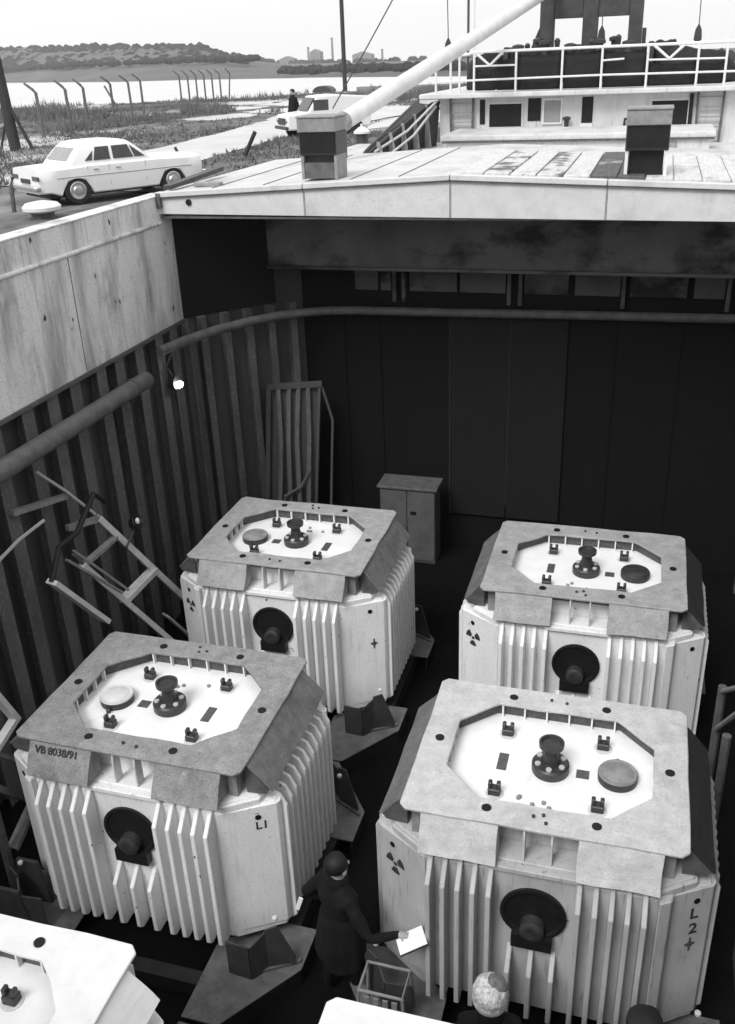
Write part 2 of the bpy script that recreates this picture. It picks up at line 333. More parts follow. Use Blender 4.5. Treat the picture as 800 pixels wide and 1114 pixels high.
# ================================================================== fuel flasks
T = 2.2
def dent(o, amp, scale, seed, cuts=5, axis=None):
    """subdivide a plate and bend it a little, so that edges and faces are not ruler straight"""
    me = o.data; bm = bmesh.new(); bm.from_mesh(me)
    es = [e for e in bm.edges if e.calc_length() > .12]
    bmesh.ops.subdivide_edges(bm, edges=es, cuts=cuts, use_grid_fill=True)
    for v in bm.verts:
        p = v.co * scale + Vector((seed * 7.3, seed * 3.1, seed))
        v.co += Vector((mnoise.noise(p), mnoise.noise(p + Vector((31, 0, 0))), mnoise.noise(p + Vector((0, 47, 0))) * .8)) * amp
    bm.to_mesh(me); bm.free()
def corner_frame(sx, sy, off=0.0):
    """on the chamfered corner plate: x along the plate (left to right seen from outside), y up"""
    a = Vector((.945, -1.032, 0)); b = Vector((1.435, -.742, 0)); mid = (a + b) / 2; x = (b - a).normalized(); nrm = Vector((x.y, -x.x, 0))
    mid = Vector((mid.x * sx, mid.y * (-sy), 0)); nrm = Vector((nrm.x * sx, nrm.y * (-sy), 0))
    up = Vector((0, 0, 1)); xx = up.cross(nrm)
    return mid + nrm * off, xx, up
FINM = {}
def flask_meshes():
    fy = -1.0
    prof = [(fy, T - .365), (-1.2, T - .59), (-1.2, .20), (-1.15, .15), (fy, .15)]
    FINM['front'] = MB().prism([(-.022, y, z) for y, z in prof], (.044, 0, 0)).mesh('fin', M['flask_white'], bevel=.006)
    prof = [(fy, T - 1.27), (-1.2, T - 1.46), (-1.2, .20), (-1.15, .15), (fy, .15)]
    FINM['short'] = MB().prism([(-.022, y, z) for y, z in prof], (.044, 0, 0)).mesh('fin', M['flask_white'], bevel=.006)
    prof = [(1.29, T - .36), (1.44, T - .44), (1.5, T - .56), (1.5, .20), (1.45, .15), (1.29, .15)]
    FINM['side'] = MB().prism([(x, -.019, z) for x, z in prof], (0, .038, 0)).mesh('fin', M['flask_white'], bevel=.006)
flask_meshes()
def make_flask(label, collar_mat, body_mat, cap_mat, dark_side=False, seed=0):
    root = thing('fuel_flask', label, 'nuclear flask', (0, 0, 0), 0, 'finned fuel flasks stowed in the hold')
    b = MB()
    oc = [(-1.0, -1.0), (1.0, -1.0), (1.3, -.8), (1.3, .8), (1.0, 1.0), (-1.0, 1.0), (-1.3, .8), (-1.3, -.8)]
    b.prism([(x, y, .12) for x, y in oc], (0, 0, T - .50))
    co = [(-.95, -1.02), (.95, -1.02), (1.42, -.735), (1.42, -.66), (1.3, -.62), (1.3, .62), (1.42, .66), (1.42, .735), (.95, 1.02), (-.95, 1.02), (-1.42, .735), (-1.42, .66), (-1.3, .62), (-1.3, -.62), (-1.42, -.66), (-1.42, -.735)]
    b.prism([(x, y, .14) for x, y in co], (0, 0, T - .585))
    b.prism([(x * .985, y * .97, T - .382) for x, y in oc], (0, 0, .02))
    b.box(-1.02, 1.02, -.74, .74, T - .363, T - .232)
    for sx in (-1, 1): b.box(sx * .8 - .15, sx * .8 + .15, -.9, .9, 0, .122)
    body = b.obj('body', body_mat, root, bevel=.012)
    # ledge over the trunnion panel
    for sy in (-1, 1):
        led = MB().box(-.39, .39, -1.06, -.99, T - .415, T - .365).obj('ledge', body_mat, body, bevel=.006)
        if sy > 0: led.rotation_euler = (0, 0, math.pi)
    def fin(me, loc, rz):
        o = link('fin', me, root); o.rotation_euler = (0, 0, rz); o.location = loc
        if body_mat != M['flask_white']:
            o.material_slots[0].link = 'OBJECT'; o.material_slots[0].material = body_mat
        return o
    for rz in (0, math.pi):
        c = math.cos(rz)
        for x in (-.895, -.765, -.635, -.505, -.37, .37, .505, .635, .765, .895): fin(FINM['front'], (x * c, 0, 0), rz)
        for x in (-.19, .0, .19): fin(FINM['short'], (x * c, 0, 0), rz)
        for k in range(11): fin(FINM['side'], (0, (-.64 + k * .128), 0), rz)
    # corner plates; the right-hand pair carries a rib
    for sx in (-1, 1):
        for sy in (-1, 1):
            poly = [(.96, -1.005), (.945, -1.032), (1.435, -.742), (1.455, -.70), (1.44, -.61), (1.29, -.61), (1.29, -.78)]
            poly = [(x * sx, y * -sy) for x, y in poly]
            MB().prism([(x, y, .2) for x, y in poly], (0, 0, T - .66)).obj('corner_plate', body_mat, root, bevel=.02, seg=3)
            if sx > 0:
                rp = [(1.0, -.99), (1.0, -1.085), (1.10, -1.03), (1.12, -.93)]
                MB().prism([(x * sx, y * -sy, .2) for x, y in rp], (0, 0, T - .62)).obj('corner_rib', body_mat, root, bevel=.012)
            o_, xx, up = corner_frame(sx, sy, .002)
            h = MB().lathe([(.03, 0), (.03, .004)], 12, frame(o_ + xx * ((-.12 if sy < 0 else .10) if sx < 0 else (.14 if sy < 0 else -.10)) + Vector((0, 0, T - .585)), xx, up)).obj('bolt_hole', M['black'], root)
    # trunnion pockets, front and back
    for sy in (-1, 1):
        tr = MB().lathe([(.28, 0), (.285, .03), (.255, .035), (.235, .012)], 28, frame((0, -1.022, T - .86), (1, 0, 0), (0, 0, 1))).box(-.175, .175, -1.11, -1.0, T - 1.22, T - 1.075)
        t = tr.obj('trunnion', M['black'], root, smooth=True)
        hb = MB().lathe([(.105, .0), (.105, .10), (.075, .12), (.06, .12)], 20, frame((0, -1.03, T - .985), (1, 0, 0), (0, 0, 1))).obj('hub', M['dark_metal'], t, smooth=True)
        if sy > 0: t.rotation_euler = (0, 0, math.pi)
    # collar -------------------------------------------------
    cl = .06
    outer = [(-1.2 + cl, -.954), (1.2 - cl, -.954), (1.2, -.954 + cl), (1.2, .954 - cl), (1.2 - cl, .954), (-1.2 + cl, .954), (-1.2, .954 - cl), (-1.2, -.954 + cl)]
    inner = [(-.56, -.665), (.56, -.665), (.90, -.335), (.90, .335), (.56, .665), (-.56, .665), (-.90, .335), (-.90, -.335)]
    vs = [(x, y, T) for x, y in outer] + [(x, y, T) for x, y in inner] + [(x, y, T - .03) for x, y in outer] + [(x, y, T - .03) for x, y in inner]
    fs = []
    for i in range(8):
        j = (i + 1) % 8
        fs += [(i, j, 8 + j, 8 + i), (16 + j, 16 + i, 24 + i, 24 + j), (j, i, 16 + i, 16 + j), (8 + i, 8 + j, 24 + j, 24 + i)]
    collar = MB().add(vs, fs).obj('collar', collar_mat, root, bevel=.007, seg=1)
    dent(collar, .016, 3.2, seed)
    nsk = [0]
    def sk(poly, d, m=None):
        o = MB().prism(poly, d).obj('skirt_panel', m or collar_mat, collar, bevel=.004); nsk[0] += 1
        dent(o, .016, 4.0, seed + nsk[0] * .37, 4); return o
    for sy in (-1, 1):
        for x0, x1 in ((-1.0, -.33), (.33, 1.0)):
            sk([(x0, sy * .95, T - .031), (x0, sy * .928, T - .031), (x0, sy * 1.093, T - .325), (x0, sy * 1.115, T - .325)], (x1 - x0, 0, 0))
            for xe in (x0, x1):   # end webs
                xx = xe + (.0025 if xe == x0 else -.0145)
                MB().prism([(xx, sy * .925, T - .035), (xx, sy * 1.088, T - .322), (xx, sy * .86, T - .322), (xx, sy * .86, T - .035)], (.012, 0, 0)).obj('skirt_web', collar_mat, collar)
        for xe in (-.115, .115):
            MB().prism([(xe - .008, sy * .945, T - .032), (xe - .008, sy * .96, T - .12), (xe - .008, sy * .96, T - .355), (xe - .008, sy * .845, T - .355), (xe - .008, sy * .845, T - .032)], (.016, 0, 0)).obj('collar_rib', M['light_metal'], collar)
    for sx in (-1, 1):
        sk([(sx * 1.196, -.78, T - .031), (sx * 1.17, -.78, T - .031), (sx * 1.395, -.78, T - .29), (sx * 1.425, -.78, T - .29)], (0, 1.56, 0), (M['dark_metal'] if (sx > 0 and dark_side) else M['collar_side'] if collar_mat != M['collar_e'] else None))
        for ye in (-.778, .764):
            MB().prism([(sx * 1.165, ye, T - .035), (sx * 1.392, ye, T - .288), (sx * 1.36, ye, T - .335), (sx * 1.165, ye, T - .355)], (0, .014, 0)).obj('skirt_web', M['dark_metal2'], collar)
        for sy in (-1, 1):
            MB().box(sx * 1.06 - .045, sx * 1.06 + .045, sy * .80 - .05, sy * .80 + .05, T - .36, T - .032).obj('corner_post', M['mid_metal'], collar)
    # pockets round the opening; an added dark ring paints in their shade
    wall = MB(); off = [(x * 1.06, y * 1.085) for x, y in inner]
    for i in range(8):
        (x0, y0), (x1, y1) = off[i], off[(i + 1) % 8]; m_ = Vector((x0 + x1, y0 + y1, 0)).normalized() * .02
        wall.prism([(x0, y0, T - .164), (x1, y1, T - .164), (x1, y1, T - .031), (x0, y0, T - .031)], m_)
    wall.obj('pocket_shade', M['plate_dark'], collar)
    rm = MB().box(-.008, .008, 0, .055, T - .164, T - .031).mesh('pocket_rib', M['lid_white'])
    for sy in (-1, 1):
        for x in (-.54, -.324, -.108, .108, .324, .54):
            o = link('pocket_rib', rm, collar, (x, sy * .672, 0)); o.rotation_euler = (0, 0, 0 if sy > 0 else math.pi)
    for sx in (-1, 1):
        for y in (-.27, -.09, .09, .27):
            o = link('pocket_rib', rm, collar, (sx * .907, y, 0)); o.rotation_euler = (0, 0, -sx * math.pi / 2)
    hm = MB().lathe([(.042, T - .012), (.042, T + .009)], 14).mesh('lifting_hole', M['black'])
    for x, y in ((-.45, .79), (.45, .79), (-.46, -.79), (.46, -.79), (-1.04, .02), (1.04, .02)): link('lifting_hole', hm, collar, (x, y, 0))
    hm2 = MB().lathe([(.014, T - .012), (.016, T + .016), (.0, T + .018)], 8).mesh('stud', M['dark_metal'])
    for x, y in ((-.08, .82), (.07, .80), (-.06, -.80), (.05, -.86), (.02, -.77)): link('stud', hm2, collar, (x, y, 0))
    # lid ------------------------------------------------------
    Z = T - .165
    lid = MB().box(-1.0, 1.0, -.75, .75, T - .23, Z).obj('lid', M['lid_white'], root, bevel=.006)
    k = MB().lathe([(.165, Z), (.17, Z + .01), (.17, Z + .085), (.155, Z + .10), (.09, Z + .10), (.075, Z + .13), (.06, Z + .24), (.085, Z + .27), (.112, Z + .28), (.115, Z + .325), (.095, Z + .325), (.085, Z + .30), (.02, Z + .30)], 26)
    kn = k.obj('valve', M['dark_metal'], lid, smooth=True)
    bo = MB()
    for i in range(6):
        a = i * math.pi / 3 + .5; bo.lathe([(.028, Z + .1), (.028, Z + .118), (.02, Z + .122)], 8, Matrix.Translation((.125 * math.cos(a), .125 * math.sin(a), 0)))
    bo.obj('bolt_ring', M['bolt_light'], lid)
    cp = MB().lathe([(.175, Z), (.178, Z + .075), (.168, Z + .09), (.14, Z + .085), (.13, Z + .092)], 28, Matrix.Translation((.60, .02, 0)))
    cpo = cp.obj('round_cap', [cap_mat, M['dark_metal']], lid, smooth=True)
    for p in cpo.data.polygons: p.material_index = 0 if p.normal.z > .5 else 1
    MB().box(-.02, .02, -.05, .05, 0, .05, Matrix.Translation((.60, .2, Z)) @ Matrix.Rotation(.4, 4, 'Z')).obj('cap_latch', M['dark_metal'], lid, bevel=.005)
    lg = MB().box(-.055, .055, -.045, .045, Z, Z + .075).box(-.055, -.02, -.03, .03, Z + .075, Z + .135).box(.02, .055, -.03, .03, Z + .075, Z + .135)
    lm = lg.mesh('lifting_lug', M['dark_metal'], bevel=.008)
    wm = MB().lathe([(.085, Z + .001), (.085, Z + .008), (.07, Z + .01)], 14).mesh('washer', M['light_metal'])
    for x in (-.45, .45):
        for y in (-.42, .42):
            link('lifting_lug', lm, lid, (x, y, 0)); link('washer', wm, lid, (x, y, 0))
    rs = random.Random(seed)
    sm_ = MB().lathe([(.02, Z), (.02, Z + .02), (.012, Z + .026)], 8).mesh('lid_bolt', M['mid_metal'])
    for k in range(5): link('lid_bolt', sm_, lid, (rs.uniform(-.25, .2), -.42 + rs.uniform(-.1, .1), 0))
    MB().box(-.485, -.395, -.1, .13, Z, Z + .006).obj('name_plate', M['plate_dark'], lid)
    MB().box(.235, .35, -.045, .065, Z, Z + .006).obj('name_plate', M['plate_dark'], lid)
    return root
def mark_text(root, txt, size, sx, sy, u, z, m='ink', rotz=0, flip=False):
    o_, xx, up = corner_frame(sx, sy, .003)
    o = link('lettering', text_mesh(txt, size, 'lettering', M[m]), root)
    fr = frame(o_ + xx * u + Vector((0, 0, z)), xx, up)
    o.matrix_local = fr @ Matrix.Rotation(rotz, 4, 'Z')
def trefoil(root, r, sx, sy, u, z):
    b = MB()
    for k in range(3):
        a0 = -math.pi / 2 + k * 2 * math.pi / 3 - math.pi / 6
        inn = [(r * .30 * math.cos(a0 + i * math.pi / 15), r * .36 * math.sin(a0 + i * math.pi / 15), 0) for i in range(6)]
        out = [(r * math.cos(a0 + i * math.pi / 15), r * math.sin(a0 + i * math.pi / 15), 0) for i in range(5, -1, -1)]
        b.prism(inn + out, (0, 0, .0015))
    b.lathe([(r * .2, 0), (r * .2, .0015)], 10)
    o_, xx, up = corner_frame(sx, sy, .003)
    o = b.obj('radiation_trefoil', M['ink'], root); o.matrix_local = frame(o_ + xx * u + Vector((0, 0, z)), xx, up)
def cross_mark(root, s, sx, sy, u, z):
    b = MB().box(-s * .14, s * .14, -s, s, 0, .0015).box(-s * .6, s * .6, -s * .12, s * .2, .0003, .0018).lathe([(s * .42, .0006), (s * .42, .0021)], 10)
    o_, xx, up = corner_frame(sx, sy, .003)
    o = b.obj('arrow_mark', M['ink_faded'], root); o.matrix_local = frame(o_ + xx * u + Vector((0, 0, z)), xx, up)

ZB = -2.2
SP = [  # x, y, turned, collar, body, cap, label
 ('C', -.463, 6.88, 0, 'collar_c', 'flask_shaded', 'mid_metal', 'white finned flask marked L2 on its right corner, light grey collar, beside the man'),
 ('D', -.425, 10.67, 0, 'collar_b', 'flask_white', 'dark_metal', 'white finned flask behind the L2 flask, round cap on the right, before the dark bulkhead'),
 ('A', -4.347, 6.908, 1, 'collar_a', 'flask_white', 'light_metal', 'white finned flask with black stencilled number on its worn grey collar'),
 ('B', -4.325, 10.652, 1, 'collar_b', 'flask_white', 'mid_metal', 'white finned flask near the ribbed wall, in front of the grey cabinet'),
 ('E', -4.345, 3.14, 1, 'collar_e', 'flask_white', 'mid_metal', 'bright white flask cut off at the bottom left corner of the view'),
 ('F', -.47, 3.11, 0, 'collar_e', 'flask_white', 'mid_metal', 'bright white flask top whose edge shows at the bottom right of the view')]
FL = {}
for key, x, y, tn, cm, bm_, cap, lab in SP:
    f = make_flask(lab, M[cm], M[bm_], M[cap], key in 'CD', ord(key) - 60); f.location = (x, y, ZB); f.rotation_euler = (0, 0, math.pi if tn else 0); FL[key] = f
trefoil(FL['C'], .115, -1, -1, -.09, T - .80)
trefoil(FL['D'], .115, -1, -1, -.11, T - .80)
mark_text(FL['C'], 'L', .17, 1, -1, .13, T - .73); mark_text(FL['C'], '2', .17, 1, -1, .14, T - .91); cross_mark(FL['C'], .08, 1, -1, .13, T - 1.09)
trefoil(FL['B'], .105, 1, 1, -.10, T - .82)
cross_mark(FL['B'], .075, -1, 1, .14, T - 1.08)
mark_text(FL['A'], 'L1', .13, -1, 1, .13, T - .69)
# number on the front-left skirt of flask A; flask A is turned round, so this is its +y skirt at +x
lt = link('lettering', text_mesh('VB 8038/91', .10, 'lettering', M['ink'], .0), FL['A'])
nrm = Vector((0, .294, .165)).normalized(); yv = Vector((0, -.165, .294)).normalized(); xv = yv.cross(nrm)
lt.matrix_local = frame(Vector((.70, .985, T - .085)) + nrm * .004, xv, yv)

# ================================================================== pallets with corner brackets
def make_pallet(label):
    p = thing('flask_pallet', label, 'pallet', (0, 0, FLOOR), 0, 'steel pallets under the flasks')
    H = -ZB + FLOOR  # negative
    top = ZB - FLOOR
    MB().box(-.95, .95, -1.5, -1.35, .02, top - .03).box(-.95, .95, 1.35, 1.5, .02, top - .03).box(-1.5, -1.35, -1.3, 1.3, .02, top - .03).box(1.35, 1.5, -1.3, 1.3, .02, top - .03).box(-1.3, 1.3, -.6, -.45, .02, top - .004).box(-1.3, 1.3, .45, .6, .02, top - .004).obj('frame', M['pallet_dark'], p)
    for sx in (-1, 1):
        for sy in (-1, 1):
            poly = [(.76, 1.0), (.76, 1.86), (1.13, 1.86), (1.69, 1.10), (1.69, .62), (1.3, .62)]
            MB().prism([(x * sx, y * sy, top - .025) for x, y in poly], (0, 0, .02)).obj('corner_deck', M['pallet'], p, bevel=.004)
            q = [(.78, 1.845), (1.12, 1.845), (1.675, 1.095), (1.675, .64), (1.65, .64), (1.65, 1.085), (1.11, 1.82), (.78, 1.82)]
            MB().prism([(x * sx, y * sy, 0) for x, y in q], (0, 0, top - .027)).obj('corner_skirt', M['pallet_dark'], p)
            # bent guide bracket
            P = [(1.02, 1.30), (1.26, 1.32), (1.37, 1.17), (1.62, 1.05)]
            hs = [(.43, .43), (.42, .50), (.56, .10)]
            b = MB()
            for i in range(3):
                (x0, y0), (x1, y1) = P[i], P[i + 1]; h0, h1 = hs[i]
                d = Vector((-(y1 - y0), x1 - x0, 0)).normalized() * .018
                if i == 2: poly3 = [(x0, y0, top), (x1, y1, top), (x1, y1, top + h1), (x0 + (x1 - x0) * .45, y0 + (y1 - y0) * .45, top + h0), (x0, y0, top + h0 * .95)]
                else: poly3 = [(x0, y0, top), (x1, y1, top), (x1, y1, top + h1), (x0, y0, top + h0)]
                b.prism([(a * sx, c * sy, z) for a, c, z in poly3], (d.x * sx, d.y * sy, 0))
            br = b.obj('guide_bracket', M['bracket'], p)
            MB().lathe([(.028, 0), (.028, .025), (.018, .035)], 10, Matrix.Translation((1.43 * sx, 1.03 * sy, top + .53))).obj('bolt', M['light_metal'], br, smooth=True)
            MB().prism([(1.32 * sx, 1.25 * sy, top + .002), (1.66 * sx, 1.04 * sy, top + .002), (1.66 * sx, 1.0 * sy, top + .002), (1.32 * sx, 1.17 * sy, top + .002)], (0, 0, .03)).obj('bracket_foot', M['pallet'], br)
    return p
pal = make_pallet('steel pallet with pale corner plates under the flask bearing the stencilled number')
index_kids()
PL = {'A': pal}
for key, lab in (('B', 'steel pallet with a pale corner plate under the flask near the ribbed wall'), ('C', 'steel pallet hidden mostly under the L2 flask'),
                 ('D', 'steel pallet in the dark under the flask before the bulkhead'), ('E', 'steel pallet under the bright flask at bottom left'), ('F', 'steel pallet under the bright flask at bottom right')):
    PL[key] = copy_tree(pal); PL[key]['label'] = lab
for key, x, y, *_ in SP: PL[key].location = (x, y, FLOOR)

# ================================================================== loose gear in the hold
def gear():
    # cabinet
    c = thing('cabinet', 'grey two door cabinet with rusty top standing by the bulkhead', 'cabinet', (-3.73, 14.5, FLOOR))
    MB().box(-.50, .50, 0, .45, 0, 1.44).obj('cabinet_body', M['cabinet'], c, bevel=.01)
    MB().box(-.54, .54, -.05, .5, 1.444, 1.49).obj('cabinet_top', M['dark_metal2'], c, bevel=.006)
    MB().box(-.49, -.012, -.022, -.002, .06, 1.41).obj('door', M['cabinet'], c, bevel=.006)
    d2 = MB().box(.012, .49, -.022, -.002, .06, 1.41).obj('door', M['cabinet'], c, bevel=.006)
    MB().box(.06, .16, -.04, -.024, .98, 1.03).obj('handle', M['black'], d2)
    # slatted frame leaning in the corner
    g = thing('slatted_frame', 'metal frame with upright slats leaning in the dark corner behind the flask', 'frame')
    o = Vector((-6.28, 14.0, FLOOR)); ux = Vector((.86, .32, 0)); tz = Vector((.05, .12, 1)).normalized()
    def P(u, v): return o + ux * u + tz * v
    fr = MB().bar(P(0, 0), P(0, 3.25), .08).bar(P(.95, 0), P(.95, 3.2), .05).bar(P(-.04, 3.25), P(.99, 3.25), .09).bar(P(0, .3), P(.95, .3), .06).obj('frame', M['hold_wall'], g)
    MB().prism([P(.04, .3) + Vector((0, .06, 0)), P(.95, .3) + Vector((0, .06, 0)), P(.95, 3.2) + Vector((0, .06, 0)), P(.04, 3.2) + Vector((0, .06, 0))], (0, .02, 0)).obj('back_panel', M['hold_wall'], g)
    for u in (.2, .4, .58, .76):
        MB().tube([P(u, .3) + Vector((.1, -.02, 0)), P(u, 1.2) + Vector((.06, -.06, 0)), P(u + .04 * math.sin(u * 9), 2.3), P(u - .03, 3.2)], .045, 6).obj('slat', M['rib'], g, smooth=True)
    MB().bar(P(1.0, 3.2), P(1.22, 2.6), .04).bar(P(1.22, 2.6), P(1.26, .2), .04).obj('side_stay', M['hold_wall'], g)
    MB().tube([P(.25, .8) + Vector((0, -.1, 0)), P(.4, 1.3) + Vector((0, -.18, 0)), P(.7, 1.45) + Vector((0, -.15, 0)), P(.85, 1.75) + Vector((0, -.1, 0))], .03, 6).obj('hose', M['dark_metal2'], g, smooth=True)
    # gangway frame leaning against the wall beside flask B
    a = thing('gangway_frame', 'long metal ladder frame leaning on the ribbed wall behind the numbered flask', 'ladder frame')
    A0 = Vector((-6.62, 9.52, .54)); A1 = Vector((-6.05, 10.60, -1.35)); 
    B0 = Vector((-6.5, 8.33, .02)); B1 = Vector((-6.0, 9.83, -1.62))
    d = (A1 - A0).normalized()
    MB().bar(A0, A0 + d * 2.9, .13, .08).obj('rail', M['light_metal'], a)
    q0 = Vector((-6.25, 9.25, -.52)); 
    MB().bar(q0 - d * .9, q0 + d * 1.8, .11, .07).obj('rail', M['light_metal'], a)
    MB().bar(q0 - d * .02, A0 + d * 1.28, .14, .075).obj('rung', M['light_metal'], a)
    MB().bar(q0 - d * .88, A0 + d * .42, .09, .05).obj('rung', M['mid_metal'], a)
    MB().bar(q0 + d * .75 + Vector((.05, .2, .1)), q0 + d * 2.0 + Vector((.05, .2, .1)), .18, .03).obj('mid_rail', M['mid_metal'], a)
    MB().tube([q0, q0 - d * .5, q0 - d * 1.1 + Vector((0, .02, .02))], .022, 6).obj('stay', M['dark_metal2'], a, smooth=True)
    MB().bar(A0 + d * .02, A0 + d * .02 + Vector((-.1, -.55, .12)), .07).obj('cross_bar', M['mid_metal'], a)
    # small trolley platform at its lower side
    t = thing('drag_runner', 'narrow pale runner of metal with dark hoop lying below the leaning ladder frame', 'runner')
    r0 = Vector((-6.3, 7.95, .50)); r1 = Vector((-6.15, 8.62, -.42))
    MB().bar(r0, r1, .16, .06).obj('runner', M['light_metal'], t)
    MB().tube([r0, r0 + Vector((0, .25, .32)), r0 + Vector((-.05, .7, .28)), r0 + Vector((-.1, 1.25, .55)), r0 + Vector((-.1, 1.45, .35))], .035, 7).obj('hoop', M['black'], t, smooth=True)
    MB().bar(r0 + Vector((0, .35, .1)), r1 + Vector((0, .45, .15)), .05, .03).bar(r0 + Vector((0, .5, .15)), r1 + Vector((0, .6, .1)), .03, .03).obj('inner_runner', M['mid_metal'], t)
    # portable flood lamp (unlit) clipped to the frame
    l = thing('flood_lamp', 'small dark flood lamp clamped to the top of the leaning ladder frame', 'lamp', (-6.3, 9.88, .33))
    MB().lathe([(.05, -.10), (.09, -.06), (.11, .04), (.10, .05), (.07, .02)], 14, frame((0, 0, 0), (0, 1, 0), (-.5, .2, .7))).obj('lamp_shade', M['black'], l, smooth=True)
    MB().ell((.06, -.05, .05), (.03, .03, .045)).obj('bulb', M['lid_white'], l, smooth=True)
    MB().tube([(0, 0, -.05), (-.1, -.15, -.3), (-.15, -.1, -.4)], .015, 6).obj('lamp_arm', M['dark_metal2'], l, smooth=True)
    # ropes
    tag(MB().tube([(-6.9, 7.3, .66), (-6.75, 8.1, .92), (-6.62, 8.45, 1.02)], .022, 6).obj('rope', M['rope'], smooth=True), 'pale rope stretched along the wall near the left edge', 'rope')
    tag(MB().tube([(-6.9, 8.85, 1.45), (-6.8, 9.2, 1.05), (-6.64, 9.5, .6)], .02, 6).obj('rope', M['rope'], smooth=True), 'thin rope running down from the pipe to the leaning ladder frame', 'rope')
    sp = tag(MB().bar((-6.98, 8.35, 1.12), (-6.85, 9.25, .95), .09, .06).obj('wall_bar', M['mid_metal']), 'short grey bar fixed across the ribs above the leaning frame', 'bar')
    # frame left of flask A
    f2 = thing('timber_frame', 'pale bar frame leaning at the left edge beside the numbered flask', 'frame')
    MB().bar((-5.95, 6.05, .75), (-5.95, 6.50, -.30), .10, .06).obj('bar', M['light_metal'], f2)
    MB().bar((-5.95, 6.52, -.27), (-5.97, 5.75, -.52), .09, .06).obj('bar', M['light_metal'], f2)
    MB().bar((-6.05, 5.7, -.40), (-6.05, 6.62, -1.55), .16, .07).obj('bar', M['pallet'], f2)
    MB().bar((-6.0, 5.8, -.05), (-6.0, 6.6, -1.0), .05, .04).obj('bar', M['mid_metal'], f2)
    MB().bar((-6.05, 6.62, -1.50), (-6.05, 6.1, -1.75), .12, .06).obj('bar', M['mid_metal'], f2)
    for yy, zz in ((6.7, -1.0), (6.0, -.6)): MB().bar((-6.05, yy, zz), (-6.05, yy, FLOOR), .08, .06).obj('leg', M['dark_metal2'], f2)
    b3 = thing('stacked_chock', 'dark steel chock standing in the gloom at the lower left of the numbered flask', 'chock', (-5.75, 5.75, FLOOR))
    MB().box(-.35, .35, -.3, .3, 0, .12).obj('base', M['pallet_dark'], b3, bevel=.01)
    MB().prism([(-.3, -.2, .12), (.25, -.2, .12), (.15, -.2, .75), (-.2, -.2, .75)], (0, .04, 0)).prism([(-.2, .15, .12), (.25, .15, .12), (.15, .15, .8), (-.1, .15, .8)], (0, .04, 0)).obj('upright', M['bracket'], b3)
    # rack at the right edge
    f3 = thing('pipe_rack', 'grey tubular rack in shadow by the right hand wall', 'rack', (1.25, 8.6, FLOOR))
    for yy in (1.0, .1): MB().tube([(.0, yy, 0), (.0, yy, 1.57)], .05).obj('post', M['dark_metal2'], f3, smooth=True)
    MB().tube([(0, 1.0, 1.5), (.1, -.3, 2.55)], .03).tube([(0, 1.0, .95), (.1, -.2, 2.2)], .035).obj('brace', M['mid_metal'], f3, smooth=True)
    pl = tag(MB().prism([(1.42, 6.1, FLOOR), (1.42, 7.2, FLOOR), (1.38, 7.22, -1.45), (1.38, 5.9, -1.4)], (.05, 0, 0)).obj('steel_sheet', M['mid_metal'], bevel=.006), 'scuffed grey steel sheet propped upright at the lower right edge', 'sheet')
    # small tube stool by the man
    s = thing('tubular_stool', 'small tube framed stool with slats beside the dark coated man', 'stool', (-1.72, 5.52, FLOOR))
    for x, y in ((-.2, -.15), (.2, -.15), (-.2, .15), (.2, .15)): MB().tube([(x * 1.2, y * 1.2, 0), (x, y, .75)], .016).obj('leg', M['mid_metal'], s, smooth=True)
    MB().tube([(-.2, -.15, .75), (.2, -.15, .75), (.2, .15, .75), (-.2, .15, .75), (-.2, -.15, .75)], .016).obj('top_ring', M['mid_metal'], s, smooth=True)
    for k in range(4): MB().box(-.15 + k * .085, -.10 + k * .085, -.17, -.155, .1, .7).obj('slat', M['mid_metal'], s)
gear()

